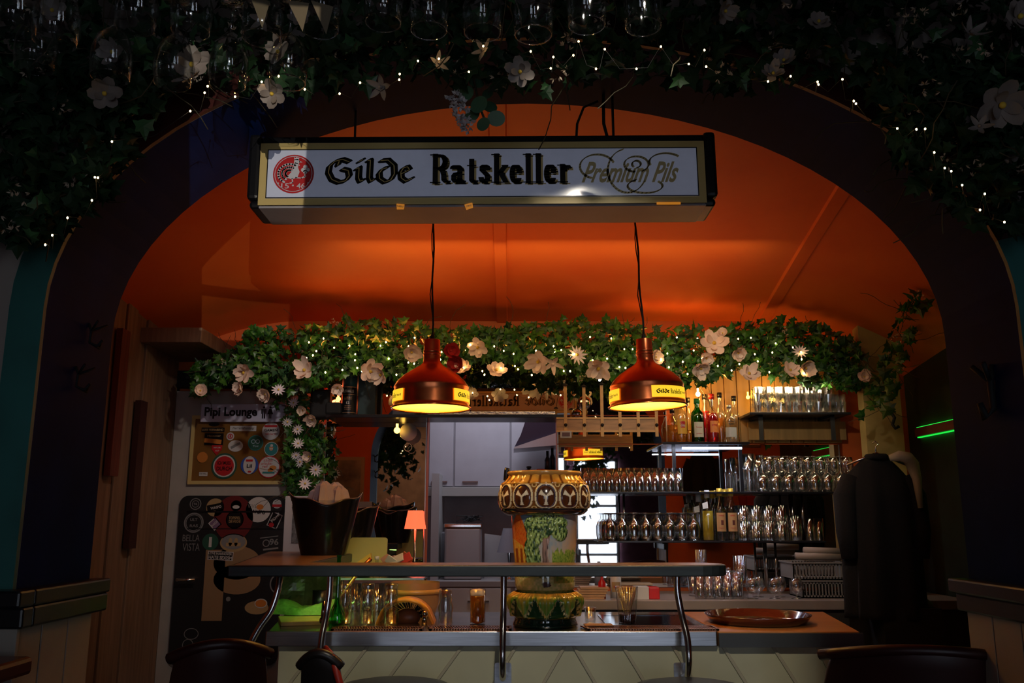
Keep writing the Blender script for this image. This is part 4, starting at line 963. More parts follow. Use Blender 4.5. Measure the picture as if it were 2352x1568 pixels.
# ================================================================== BACK COUNTER
YK = 4.5
bc = thing('back_counter', 'dark back counter with pale worktop below the glass shelves', 'counter', (1.15, YK, 0))
bx(-.86, 0, ZC - .045, 1.15, .58, ZC).build('worktop', mat('pale worktop', (.28, .23, .21), .35, var=.1), bc, bevel=.003)
bx(-.84, .02, 0.02, 1.14, .57, ZC - .045).build('cabinet', mat('dark cabinet front', (.04, .04, .035), .45), bc)
mb = MB()
for x in (-.5, -.1, .3, .7): mb.box(x, .012, .1, x + .004, .02, ZC - .05)
mb.build('door_gaps', M_black, bc)
lc = thing('side_counter', 'low dark counter left of the kitchen opening carrying the red lamp', 'counter', (-.78, 4.72, 0))
bx(-.28, 0, ZC - .04, .26, .36, ZC + .04).build('worktop', mat('brown worktop', (.12, .07, .05), .4), lc, bevel=.003)
bx(-.26, .02, .02, .24, .35, ZC - .04).build('cabinet', M_wood, lc)

cg = glass_obj('counter_glass', [(.028, 0), (.028, .005), (.033, .13)], '', 'glass', n=40, flute=10, famp=.0012)
pts = [(xat(1608 + i * 21, 1370, 4.62 + .07 * (r_ % 2)), 4.6 + .08 * r_, ZC) for r_ in range(3) for i in range(5)]
fill(cg, pts, '', 'faceted glasses on the back counter', lambda i: '%s-row faceted glass, %s from the left, on the back counter' % (ROW[i // 5], ORD[i % 5]))
sn = tag(MB().lathe([(.0005, 0), (.028, 0), (.027, .002), (.005, .006), (.004, .02), (.02, .03), (.034, .05), (.035, .068), (.026, .1), (.0245, .1), (.033, .067), (.032, .052), (.018, .032), (.0005, .028)], 20).build('brandy_snifter', M_glassk), '', 'glass')
fill(sn, [(xat(1727 + i * 25, 1368, 4.62), 4.60 + .1 * (i % 2), ZC) for i in range(6)], '', 'brandy glasses', lambda i: 'small round brandy glass, %s from the left, beside the grey baskets' % ORD[i])
jar = glass_obj('glass_jar', [(.034, 0), (.034, .004), (.034, .21)], 'tall cut-glass cylinder standing on the back counter right of the faceted glasses', 'jar', M_glassk, n=48, flute=12, famp=.0015)
jar.location = (xat(1703, 1366, 4.62), 4.62, ZC)
# baskets
def basket(label, x, z, w_, group=None, rz=0):
    t = thing('plastic_basket', label, 'basket', (x, 4.62, z), rz); m_ = mat('grey basket plastic', (.22, .20, .19), .45); h = .085; d = .22
    mb = MB(); mb.box(-w_ / 2, 0, 0, w_ / 2, d, .006)
    for yy in (0, d - .005):
        mb.box(-w_ / 2, yy, 0, w_ / 2, yy + .005, .014).box(-w_ / 2, yy, h - .014, w_ / 2, yy + .005, h)
        n = int(w_ / .016)
        for i in range(n + 1): x_ = -w_ / 2 + i * (w_ - .006) / n; mb.box(x_, yy, 0, x_ + .006, yy + .005, h)
    for xx in (-w_ / 2, w_ / 2 - .005):
        mb.box(xx, 0, 0, xx + .005, d, h)
    mb.build('basket_body', m_, t)
    mb = MB(); mb.box(-w_ / 2 - .006, -.006, h - .004, w_ / 2 + .006, .004, h + .004).box(-w_ / 2 - .006, d - .004, h - .004, w_ / 2 + .006, d + .006, h + .004).box(-w_ / 2 - .006, 0, h - .004, -w_ / 2 + .004, d, h + .004).box(w_ / 2 - .004, 0, h - .004, w_ / 2 + .006, d, h + .004)
    mb.build('rim', m_, t, bevel=.001)
basket('lower grey slotted plastic basket on the back counter', xat(1905, 1366, 4.62), ZC, .27)
basket('upper grey slotted plastic basket stacked below the paper rolls', xat(1890, 1330, 4.62), ZC + .09, .30)
for i, (px, py, ln) in enumerate(((1880, 1290, .24), (1895, 1275, .2))):
    tag(MB().tube([(-ln / 2, 0, 0), (ln / 2, 0, 0)], .018, 16).build('paper_roll', mat('buff paper roll', (.33, .25, .2), .7), loc=(xat(px, py, 4.7), 4.70 + .035 * i, ZC + .203 + i * .028), rot=(0, .03, .05)), ['front cream paper roll lying in the upper grey basket', 'rear cream paper roll lying above the front one in the grey basket'][i], 'paper roll')

# ================================================================== BOTTLES
def curved_label(mb, r, z0, z1, ang, half, mi, txts=(), n=12, ht=None):
    mb.m(mi)
    for i in range(n):
        a, b = ang - half + 2 * half * i / n, ang - half + 2 * half * (i + 1) / n
        mb.add([(r * math.sin(a), -r * math.cos(a), z0), (r * math.sin(b), -r * math.cos(b), z0), (r * math.sin(b), -r * math.cos(b), z1), (r * math.sin(a), -r * math.cos(a), z1)], [(0, 1, 2, 3)])
    for (s, zc, W, H, mi2) in txts:
        ps, a, b = text2d(s, .02); mb.m(mi2); mb.flat(fit(ps, a, b, 0, zc, W / r, H), lambda u, v: ((r + .0006) * math.sin(ang + u), -(r + .0006) * math.cos(ang + u), v))
def bottle(label, x, y, z, prof, gm, liquid, lm, labels, capm, cap, rz=0, name='liquor_bottle', extra=None, lmats=()):
    t = thing(name, label, 'bottle', (x, y, z), rz)
    MB().lathe([(.0005, 0)] + prof, 28).build('bottle_glass', gm, t)
    if liquid:
        lp = [(.0005, .004)] + [(r * .93, max(zz, .005)) for r, zz in prof if zz < liquid] ; lp += [(lp[-1][0], liquid), (.0005, liquid)]
        MB().lathe(lp, 28).build('liquid', lm, t)
    if labels:
        mb = MB()
        for l in labels: curved_label(mb, *l)
        mb.build('paper_label', list(lmats), t)
    MB().lathe([(0.0005, cap[0])] + [(cap[2], cap[0]), (cap[2], cap[1]), (.0005, cap[1])], 18).build('cap', capm, t)
    return t
c_yel = mat('yellow label', (.75, .42, .05), .5); c_lw = mat('pale label', (.62, .6, .5), .5)
m_rum = mat('golden rum', (.75, .3, .03), .1, trans=.7); m_green = glassm('green bottle glass', (.02, .35, .08), .12); m_redl = mat('red liqueur', (.6, .01, .02), .08, trans=.5)
m_clear = glassm('bottle glass', (.93, .95, .95), .13); m_amb = mat('amber liquor', (.65, .22, .03), .1, trans=.5); m_syr = mat('yellow syrup', (.85, .62, .06), .1, trans=.6)
yb_ = 4.9
def hz(py, Y=4.9, base=None): return zat(py, Y) - (zP if base is None else base)
def bprof(r, hb, hn, rn, ht): return [(r * .96, .0), (r, .004), (r, hb), (r * .9, hb + .02), (rn * 1.2, hn), (rn, hn + .01), (rn, ht)]
bottle('rum bottle with yellow label and round red emblem, leftmost in front on the spirit shelf', xat(1565, 1010, yb_), yb_, zP, bprof(.036, .15, .2, .013, .25), m_clear, .06, m_rum,
       [(.0365, .05, .13, .15, .85, 0, [('Havana', .112, .034, .008, 1), ('Club', .095, .026, .010, 2)]), (.037, .084, .120, .15, .35, 1, [('Club', .1, .018, .010, 2)])], mat('white cap', (.6, .6, .58), .4), (.24, .27, .015), lmats=[c_yel, M_redink, c_wh])
bottle('green gin bottle with pale label, between the rum and the red liqueur', xat(1603, 1010, yb_), yb_ - .01, zP, bprof(.037, .15, .19, .014, .23), m_green, 0, None,
       [(.0375, .03, .115, 0, .75, 0, [('Tanqueray', .085, .034, .010, 1), ('LONDON DRY GIN', .05, .034, .005, 1)])], mat('green cap', (.02, .25, .05), .3), (.22, .25, .017), lmats=[c_lw, M_redink])
bottle('red liqueur bottle with orange label on the spirit shelf', xat(1640, 1010, yb_), yb_ + .02, zP, bprof(.034, .15, .2, .013, .26), m_clear, .17, m_redl,
       [(.0345, .06, .125, .2, .8, 0, [('BITTERS', .1, .036, .010, 1)])], mat('red cap', (.5, .02, .02), .3), (.25, .28, .016), lmats=[mat('orange label', (.7, .22, .05), .5), M_redink])
bottle('clear vodka bottle with rounded shoulders, rightmost in front on the spirit shelf', xat(1677, 1010, yb_), yb_ - .01, zP, [(.036, 0), (.0385, .004), (.0385, .13), (.034, .152), (.018, .168), (.0125, .178), (.0125, .20)], m_clear, 0, None,
       [(.039, .03, .085, 0, .9, 0, []), (.0391, .104, .106, 0, .01, 2, [('ABSOLUT', .118, .042, .010, 1), ('VODKA', .104, .034, .010, 1)])], mat('silver cap', (.6, .6, .62), .3, .8), (.195, .215, .014), lmats=[mat('faint frosted print', (.42, .44, .46), .4), M_ink, M_ink])
for i, (px, yy, hh, gm, lq, lm_, lb) in enumerate(((1546, 4.99, .19, m_clear, .11, m_amb, 'amber bottle in the back row of the spirit shelf, far left'), (1583, 5.0, .25, m_clear, .08, m_rum, 'tall clear bottle in the back row behind the rum and gin'), (1622, 5.0, .27, m_clear, .19, m_redl, 'tall red bottle in the back row behind the gin'), (1657, 5.0, .28, m_clear, .15, m_amb, 'tallest amber bottle in the back row behind the red liqueur'), (1690, 5.0, .26, m_clear, 0, None, 'tall clear bottle in the back row behind the vodka'))):
    bottle(lb, xat(px, 1010, yy), yy, zP, bprof(.032, hh * .6, hh * .8, .012, hh), gm, lq, lm_, [], M_black, (hh - .01, hh + .02, .014))
# syrup bottles on the lower shelf
for i, (px, yy, hh, lq, lm_, cm, lb, lab) in enumerate((
    (1628, 4.87, .26, .16, m_syr, mat('clear stopper', (.5, .5, .48), .2), 'swing-top bottle of yellow liqueur with a paper tag, on the lower glass shelf', 0),
    (1608, 4.95, .24, .0, m_syr, mat('clear stopper', (.5, .5, .48), .2), 'empty swing-top bottle behind the yellow liqueur, with a folded tag', 0),
    (1657, 4.87, .27, 0, None, mat('yellow foil cap', (.7, .45, .05), .35, .3), 'clear bottle with tan agave label and yellow cap, left of its twin', 1),
    (1683, 4.88, .27, 0, None, mat('yellow foil cap', (.7, .45, .05), .35, .3), 'clear bottle with tan agave label and yellow cap, right one of the two', 1),
    (1640, 4.98, .26, 0, None, mat('yellow foil cap', (.7, .45, .05), .35, .3), 'yellow-capped clear bottle behind the swing-top bottle', 0),
    (1670, 4.99, .27, 0, None, mat('yellow foil cap', (.7, .45, .05), .35, .3), 'yellow-capped clear bottle half hidden behind the two with agave labels', 0))):
    labs = [(.0315, .05, .15, 0, .9, 0, [('SIERRA', .135, .028, .006, 1), ('TEQUILA', .068, .03, .005, 1)]), (.0319, .085, .11, 0.1, .22, 2, [])] if lab else []
    t = bottle(lb, xat(px, 1242, yy), yy, zB, bprof(.031, .16, .21, .012, hh), m_clear, lq, lm_, labs, cm, (hh - .03, hh + .012, .0145), lmats=[mat('tan label', (.5, .26, .1), .5), M_redink, M_woodr])
    if i < 2:
        mb = MB(); mb.add([(-.035, -.035, hh - .06), (-.005, -.035, hh - .05), (-.004, -.037, hh - .085), (-.032, -.037, hh - .09)], [(0, 1, 2, 3)]); mb.build('paper_tag', M_paper, t)

# ================================================================== TINS ON THE LEFT SHELF
tx = xat(801, 950, 4.9)
t = thing('whisky_tin', 'teal and black cylindrical whisky tin reading 12 on the dark left shelf', 'tin', (tx, 4.9, zL)); hT = zat(826, 4.9) - zL; r_ = .042
MB().lathe([(.001, hT * .5), (r_, hT * .5), (r_, hT - .012), (r_ + .001, hT - .010), (r_ + .001, hT), (.001, hT)], 40).build('upper_tube', mat('teal foil tube', (.05, .16, .19), .3, .4, var=.3, scale=30), t)
mb = MB(); mb.lathe([(r_, 0), (r_, hT * .5)], 40)
curved_label(mb, r_ + .0005, .012, .0145, 0, 1.5, 1); curved_label(mb, r_ + .0005, hT * .5 - .004, hT * .5, 0, 1.5, 1); curved_label(mb, r_ + .0005, hT * .36, hT * .365, 0, 1.2, 1,
    [('BUSHMILLS', hT * .42, .066, .016, 2), ('SINGLE MALT', hT * .31, .045, .006, 1), ('IRISH WHISKEY', hT * .28, .045, .005, 1), ('12', hT * .215, .018, .013, 2), ('AGED IN OAK CASKS', hT * .16, .04, .004, 1), ('SMOOTH AND RICH', hT * .13, .04, .004, 1), ('FINE SMALL BATCH', hT * .10, .036, .004, 1)])
mb.build('lower_tube', [M_black, mat('copper print', (.6, .35, .2), .3, .5), c_wh], t)
tag(bx(-.05, -.035, 0, .05, .035, hT * .97).build('gift_box', mat('dark teal box', (.015, .05, .05), .35), loc=(tx + .09, 4.985, zL), bevel=.002), 'dark green gift box standing behind the whisky tin', 'box')
bxx = xat(928, 950, 4.9); t = thing('whisky_box', 'slate blue square whisky box behind the left copper lamp', 'box', (bxx, 4.93, zL))
bx(-.062, -.055, 0, .062, .055, zat(826, 4.88) - zL).build('carton', mat('slate carton', (.07, .085, .12), .4), t, bevel=.002)
mb = MB(); hh = zat(826, 4.88) - zL
ps, a, b = text2d('CAOL ILA', .02); mb.flat(fit(ps, a, b, 0, hh * .70, .092, .014), lambda x, z: (x, -.0556, z))
mb.flat(nib([(-.01, hh * .80), (.0, hh * .84), (.012, hh * .82)], .004, .002, 30) + nib([(-.012, hh * .78), (.004, hh * .81), (.014, hh * .86)], .003, .002, 30) + nib([(0, hh * .77), (.002, hh * .85)], .003, .002, 0), lambda x, z: (x, -.0556, z))
ps, a, b = text2d('12', .02); mb.flat(fit(ps, a, b, .03, hh * .955, .012, .006), lambda x, z: (x, -.0556, z))
mb.build('lettering', c_wh, t)
bk = thing('black_speaker', 'small black rounded box at the left end of the dark shelf', 'speaker', (xat(735, 950, 4.88), 4.9, zL - .0))
bx(-.055, -.05, -.02, .055, .05, .145).build('cabinet', M_blackm, bk, bevel=.02, seg=4)
tag(bx(-.045, -.04, 0, .045, .04, .07).build('black_case', M_blackm, loc=(xat(765, 950, 4.85), 4.88, zL), bevel=.012), 'low black case between the speaker and the whisky tin', 'case')

tag(bx(0, 0, 0, xat(1275, 950, 4.85) - xat(985, 950, 4.85), .01, .016).build('foil_trim', mat('crumpled silver foil', (.75, .75, .78), .25, .9, bump=1.0, scale=60), loc=(xat(985, 950, 4.85), 4.84, zL + .001)), 'crumpled silver foil trim along the front of the dark shelf above the kitchen opening', 'trim')
def globe(label, p, r, m_):
    tag(MB().ball((0, 0, 0), r, 16, 10).tube([(0, 0, r * .9), (0, 0, r + .02)], r * .4, 10).build('glow_bulb', m_, loc=p), label, 'bulb')
globe('amber glowing bulb right of the right copper lamp', (1.07, 4.97, zat(905, 4.97)), .014, emism('amber bulb', (1, .5, .1), 22))
globe('amber glowing bulb on the ochre planks left of the stacked small glasses', (xat(1718, 912, 4.99), 4.99, zat(912, 4.99)), .011, emism('amber bulb soft', (1, .42, .04), 12))
globe('red glowing bulb left of the whisky tin', (xat(777, 916, 5.0), 5.0, zat(916, 5.0)), .014, emism('red bulb', (1, .18, .04), 10))
globe('yellow oval bulb hanging in front of the narrow left mirror', (xat(912, 988, 4.95), 4.95, zat(988, 4.95)), .018, emism('yellow bulb', (1, .55, .08), 7))
tag(MB().lathe([(.001, -.003), (.05, -.003), (.05, .003), (.001, .003)], 40, M=Matrix.Rotation(PI / 2, 3, 'X')).build('paper_disc', c_grey if 0 else mat('grey white disc', (.5, .45, .43), .6), loc=(xat(938, 992, 4.98), 4.98, zat(992, 4.98))), 'pale round disc ornament hanging in front of the narrow left mirror', 'ornament')
ms_ = []
tag(MB().tube([(.022 * math.cos(i * PI / 12), 0, .022 * math.sin(i * PI / 12)) for i in range(25)], .002, 6).build('ring_ornament', mat('pale ring', (.6, .5, .4), .4), loc=(xat(937, 1027, 5.0), 5.0, zat(1027, 5.0))), 'small thin ring ornament below the pale disc', 'ornament')

# ================================================================== FOLDING RULE RACK, DISCO BALL
yr = 4.60; kr = yr / F
t = thing('folding_rule_rack', 'wooden rack of upright folding rules hanging before the mirror below the right copper lamp', 'rack', (xat(1396, 975, yr), yr, zat(975, yr)))
M_rule = mat('yellow rule wood', (.62, .36, .11), .5, var=.15, scale=20)
bx(-118 * kr, 0, -14 * kr, 112 * kr, .012, 14 * kr).build('back_board', mat('rack board', (.42, .24, .10), .5, var=.25, stretch=(1, 8, 8)), t)
mb = MB(); mb.box(-118 * kr, -.004, 13 * kr, 112 * kr, .008, 17 * kr).box(-118 * kr, -.004, -17 * kr, 112 * kr, .008, -13 * kr); mb.build('cross_rule', M_rule, t)
for i, (px, top) in enumerate(((1299, 882), (1342, 885), (1383, 880), (1424, 940), (1466, 940), (1508, 940))):
    mb = MB(); x = (px - 1396) * kr * 1.0; mb.box(x - 3.6 * kr, -.008, (975 - 1003) * kr * .98, x + 3.6 * kr, -.004, (975 - top) * kr)
    for py in range(int(top) + 8, 1000, 14): mb.box(x - 1 * kr, -.0086, (975 - py) * kr, x + 1.2 * kr, -.0079, (975 - py - 1.5) * kr)
    o = mb.build('upright_rule', M_rule, t)
    MB().ball((x, -.012, -1 * kr), .009, 10, 6).build('hinge_knob', M_blackm, o)
    if i < 3: MB().lathe([(.001, .006), (.012, .0), (.016, -.006), (.001, -.007)], 14, (x, -.006, (975 - top) * kr)).build('end_cap', M_blackm, o)
mb = MB(); mb.tube([(-97 * kr, 0, 90 * kr), (-85 * kr, .2, 175 * kr)], .0015, 5).tube([(-13 * kr, 0, 92 * kr), (20 * kr, .2, 175 * kr)], .0015, 5); mb.build('hanging_wire', M_blackm, t)
t = thing('digital_display', 'small pale framed digital display hanging under the left end of the rule rack', 'display', (xat(1300, 998, yr - .02), yr - .02, zat(998, yr)))
bx(-13 * kr, 0, -8 * kr, 13 * kr, .012, 8 * kr).build('case', mat('pale plastic', (.5, .48, .42), .5), t, bevel=.002); bx(-9 * kr, -.002, -4.5 * kr, 9 * kr, 0, 4.5 * kr).build('screen', mat('brown screen', (.12, .05, .03), .3), t)
mb = MB(); br_ = .038
for j in range(12):
    for i in range(22):
        t0, t1 = PI * j / 12, PI * (j + 1) / 12; a0, a1 = 2 * PI * i / 22, 2 * PI * (i + 1) / 22
        mb.add([(br_ * math.sin(tt) * math.cos(aa), br_ * math.sin(tt) * math.sin(aa), br_ * math.cos(tt)) for tt, aa in ((t0, a0), (t1, a0), (t1, a1), (t0, a1))], [(0, 1, 2, 3)])
t = thing('disco_ball', 'small mirrored disco ball hanging between the folding rules', 'disco ball', (xat(1342, 925, 4.82), 4.82, zat(925, 4.82)))
mb.build('mirrored_sphere', mat('disco mirror tiles', (.75, .7, .68), .12, 1.0), t); MB().tube([(0, 0, br_), (0, .02, .18)], .0012, 5).build('hanging_thread', M_blackm, t)

# ================================================================== RED TABLE LAMP, ICE BUCKETS, LEFT ITEMS
t = thing('red_table_lamp', 'small glowing red-orange table lamp beside the kitchen opening', 'lamp', (xat(952, 1290, 4.84), 4.84, ZC + .04)); zl = lambda py: zat(py, 4.84) - ZC - .04
MB().lathe([(.052 * 1.14, zl(1214)), (.052 * .78, zl(1172))], 32).build('lamp_shade', emism('red glowing shade', (1.0, .13, .05), 1.5), t)
MB().lathe([(.001, 0), (.045, 0), (.04, .01), (.008, .02), (.006, .06), (.006, zl(1200)), (.001, zl(1200))], 20).build('base', M_chrome, t)
light('POINT', 'red_lamp_light', (t.location.x, 4.84, zat(1195, 4.84)), .7, (1, .15, .08), .02)
def bucket(label, x, y, s, rz, light_hole=True):
    t = thing('ice_bucket', label, 'ice bucket', (x, y, ZS + .0015), rz); n, m_ = 96, 26; vs = []; R0, R1, H = .098 * s, .146 * s, .245 * s
    for inner in (0, 1):
        for j in range(m_ + 1):
            v = j / m_
            for i in range(n):
                a = 2 * PI * i / n; top = H + .028 * s * math.cos(2 * a) ** 3 * 1.0; r = R0 + (R1 - R0) * v ** .85 - inner * .004
                r *= 1 + .10 * v * abs(math.cos(a)) ** 3
                vs.append((r * math.cos(a), r * .92 * math.sin(a), max(.0, v * top) + (.003 if inner and j == 0 else 0)))
    fs = []; off = n * (m_ + 1)
    for j in range(m_):
        for i in range(n):
            a = 2 * PI * (i + .5) / n; da = min(abs(a), abs(a - PI), abs(a - 2 * PI)); 
            if (da / .30) ** 2 + ((j + .5 - 22.0) / 2.3) ** 2 < 1: continue
            k = (i + 1) % n; fs.append((j * n + i, j * n + k, (j + 1) * n + k, (j + 1) * n + i)); fs.append((off + j * n + i, off + (j + 1) * n + i, off + (j + 1) * n + k, off + j * n + k))
    fs += [(m_ * n + i, m_ * n + (i + 1) % n, off + m_ * n + (i + 1) % n, off + m_ * n + i) for i in range(n)] + [tuple(range(off, off + n))]
    MB().add(vs, fs, True).build('bucket_body', mat('black bucket acrylic', (.006, .006, .007), .22, coat=.15, spec=.3), t)
    mb = MB(); mb.tube([vs[m_ * n + i % n] for i in range(n + 1)], .0022, 6, False)
    mb.build('rim', mat('clear rim', (.35, .25, .25), .15, .3), t)
    return t
xb_, yb2 = xat(743, 1270, 3.98), 3.98
bucket('large black ice bucket with wavy rim, front one on the raised shelf', xb_, yb2, 1.0, .25)
bucket('smaller black ice bucket half hidden behind the large one', xat(800, 1260, 4.22), 4.24, .86, .35)
mb = MB()
for i in range(5):
    a = i * 1.1; cx_, cy_ = .06 * math.cos(a), .05 * math.sin(a); pk = .30 + .02 * math.sin(i * 2)
    mb.lathe([(.03, .18), (.042, .235), (.028, pk - .02), (.002, pk)], 11, (cx_ * .8, cy_ * .8, 0), flute=4, famp=.012, smooth=False)
tag(mb.build('paper_napkins', mat('white napkin', (.66, .58, .56), .7), loc=(xb_ + .01, yb2, ZS + .004)), 'bunch of white paper napkins sticking out of the large ice bucket', 'napkins', kind='stuff')
# framed poster leaning behind bucket
t = thing('framed_poster', 'white framed black and white poster leaning behind the large ice bucket', 'picture', (xat(697, 1260, 4.36), 4.36, ZS + .0)); kp = 4.36 / F
t.location.z = ZS + .0016
bx(-46 * kp, 0, 0, 44 * kp, .008, 122 * kp).build('poster_sheet', mat('poster white', (.55, .53, .54), .5), t)
bx(-28 * kp, -.002, 18 * kp, 14 * kp, 0, 82 * kp).build('photograph', mat('dark photo', (.02, .02, .02), .4, col2=(.3, .3, .3), scale=40), t)
ps, a, b = text2d('FREI', .03); MB().flat(fit(ps, a, b, 0, 98 * kp, 46 * kp, 14 * kp), lambda x, z: (x, -.001, z)).build('lettering', M_ink, t)

# flower-hung decanter, green
gb = tag(MB().lathe([(.001, 0), (.03, 0), (.036, .01), (.034, .025), (.014, .045), (.010, .06), (.009, .13), (.012, .135)], 24).build('green_bottle', glassm('emerald glass', (.05, .7, .2), .2), loc=(xat(779, 1289, 3.42), 3.42, 1.0)), 'small emerald green bottle behind the raised shelf in front of the ice bucket', 'bottle')
gb.location.z = ZC; gb.scale = (.9, .9, 1.95)
# raised steel rack holding bowls
t = thing('steel_rack', 'low steel rack behind the raised shelf carrying bowls', 'rack', (xat(885, 1300, 3.95), 3.95, ZC)); 
bx(-.2, 0, .135, .17, .22, .143).build('rack_top', M_steel, t); mb = MB()
for x in (-.19, .16):
    for y_ in (.01, .2): mb.tube([(x, y_, 0), (x, y_, .135)], .006, 8)
mb.build('rack_legs', M_chrome, t)
zr = ZC + .143
bl = tag(MB().prism(rrect(-.1, 0, .1, .17, .012), 0, .012).build('cutting_board', mat('yellow green board', (.52, .50, .14), .45), loc=(xat(838, 1290, 4.14), 4.14, zr), rot=(-.06, 0, 0)), 'yellow plastic cutting board standing behind the fruit bowl', 'cutting board')
def bowlm(name, label, x, y, z, r, h, m_): return tag(MB().lathe([(.0005, 0), (r * .6, 0), (r * .9, h * .5), (r, h), (r - .003, h), (r * .87, h * .52), (r * .57, .004), (.0005, .004)], 28).build(name, m_, loc=(x, y, z)), label, 'bowl')
bowlm('glass_bowl', 'green glass bowl with a yellow fruit wedge behind the raised shelf', xat(836, 1290, 4.02), 4.02, zr, .045, .055, m_green)
tag(MB().prism([(-.05, 0), (.03, .055), (.035, .02), (-.03, -.02)], 0, .03).build('melon_wedge', mat('yellow melon', (.72, .48, .06), .5), loc=(xat(836, 1262, 4.0), 3.995, zr + .05)), 'pink and yellow melon wedge resting in the green glass bowl', 'fruit')
bowlm('snack_bowl', 'wide smoked glass bowl full of snack packets beside the small red lamp', xat(913, 1290, 4.05), 4.05, zr, .075, .05, glassm('smoked glass', (.4, .35, .33), .15))
cols = [(.6, .06, .05), (.6, .35, .3), (.65, .6, .55), (.55, .15, .05), (.6, .3, .2)]
for i in range(9):
    a = i * 2.4; m_ = mat('packet %d' % (i % 5), cols[i % 5], .35)
    tag(bx(-.03, -.003, -.02, .03, .003, .02).build('snack_packet', m_, loc=(xat(913, 1290, 4.05) + .045 * math.cos(a), 4.05 + .035 * math.sin(a), zr + .055 + .012 * (i % 3)), rot=(R.uniform(-.6, .6), R.uniform(-.9, .9), R.uniform(-.6, .6)), bevel=.002), '%s snack packet heaped in the smoked glass bowl, %s one' % (('red', 'pink', 'white', 'orange red', 'tan')[i % 5], 'lower' if i < 5 else 'upper'), 'packet', 'snack packets in the bowl')
t = thing('mini_bottle', 'tiny clear bottle with white cap between the two bowls', 'bottle', (xat(866, 1290, 3.98), 3.975, zr))
MB().lathe([(.0005, 0), (.017, 0), (.017, .05), (.008, .065), (.008, .08)], 18).build('bottle_glass', m_clear, t); MB().lathe([(.0005, .078), (.01, .078), (.01, .092), (.0005, .092)], 14).build('cap', c_wh, t)
# glasses below the rack
tall = glass_obj('tall_fluted_glass', [(.026, 0), (.026, .005), (.031, .118)], '', 'glass', n=48, flute=12, famp=.0012)
fill(tall, [(xat(812 + 26 * i, 1400, 4.0), 3.99 + .02 * (i % 2), ZC) for i in range(6)], '', 'ribbed glasses under the rack', lambda i: 'tall ribbed glass under the steel rack, %s from the left' % ORD[i])
# counter items
def pint(label, px, py, flip, h=.145, r=.030, name='pint_glass'):
    Y = Yat(py, ZC) + r; pr = [(.001, 0), (r * .84, 0), (r * .86, .012), (r * .80, .02), (r * .92, .06), (r, h)]
    mb = MB().lathe([(.0005, 0)] + pr[1:] + [(a - .0025, z) for a, z in pr[3:]][::-1] + [(.0005, .022)], 28)
    if flip: mb.v = [(a, -b, h - c) for a, b, c in mb.v]
    return tag(mb.build(name, M_glassk, loc=(xat(px, py, Y), Y, ZC + .008)), label, 'glass')
pint('upturned pint glass on the left drip grate, leftmost of the three behind the pipe', 790, 1437, True)
pint('upturned pint glass, middle one of the three on the left drip grate', 843, 1437, True)
pint('upturned pint glass, right one of the three, before the orange glass washer', 897, 1437, True)
cf = tag(MB().lathe([(.0005, 0), (.026, 0), (.026, .045), (.03, .06), (.024, .085), (.024, .125), (.0225, .125), (.0225, .086), (.028, .06), (.024, .045), (.024, .008), (.0005, .008)], 28).build('small_carafe', M_glassk, loc=(xat(1022, 1435, 3.4), 3.42, ZC + .008)), 'waisted clear glass standing left of the full beer glass', 'glass')
t = thing('beer_glass', 'straight glass of amber beer with foam standing by the ceramic column', 'beer', (xat(1097, 1428, 3.5), 3.5, ZC))
MB().lathe(gprof([(.029, 0), (.029, .005), (.031, .132)], .002, .01), 28).build('glass', M_glass, t)
MB().lathe([(.0005, .0), (.0270, .010), (.0285, .108), (.0005, .108)], 28).build('beer', mat('amber beer', (.70, .22, .02), .08, trans=.55, emis=(.5, .12, .01), es=.0), t)
MB().lathe([(.0285, .108), (.0290, .126), (.02, .130), (.0005, .131)], 28).build('foam', mat('beer foam', (.85, .62, .40), .8), t)
# glass washer
wx, wy = xat(930, 1430, 3.55), 3.58
t = thing('glass_washer', 'orange plastic glass washer with black brushes between the upturned glasses and the carafe', 'glass washer', (wx, wy, ZC))
mb = MB(); n = 24; ro, ri = .105, .099; vs = []
arc = [(-.11, .0), (-.10, .03)] + [(ro * math.cos(math.radians(150 - 125 * i / n)), .005 + .088 * math.sin(math.radians(150 - 125 * i / n))) for i in range(n + 1)] + [(.115, .0)]
arc_in = [(a * .92, b * .88) for a, b in arc]
N = len(arc)
vs = [(a, -.06, b) for a, b in arc] + [(a, .06, b) for a, b in arc] + [(a, -.06, b) for a, b in arc_in] + [(a, .06, b) for a, b in arc_in]
fs = []
for i in range(N - 1): fs += [(i, i + 1, N + i + 1, N + i), (2 * N + i, 3 * N + i, 3 * N + i + 1, 2 * N + i + 1), (i, 2 * N + i, 2 * N + i + 1, i + 1), (N + i, N + i + 1, 3 * N + i + 1, 3 * N + i)]
mb.add(vs, fs, True); mb.build('hood', mat('orange plastic', (.85, .36, .03), .4), t)
mb = MB()
for i in range(120):
    a = R.uniform(.2, 2.9); r0 = .055; p = Vector((r0 * math.cos(a) + .01, R.uniform(-.055, -.02), .012 + r0 * .85 * math.sin(a))); q = Vector((.088 * math.cos(a) + .005, p.y - R.uniform(0, .01), .005 + .072 * math.sin(a))); mb.tube([p, q], .0016, 4)
mb.build('brush_bristles', M_blackm, t)
MB().ball((.01, -.02, .02), .05, 18, 8, (1, .6, .7)).build('brush_core', mat('brown brush core', (.2, .07, .03), .4), t)
MB().tube([(.08, -.07, 0), (.08, -.07, .035)], .011, 14).ball((.08, -.07, .038), .013, 12, 6).build('tap_knob', M_chrome, t)
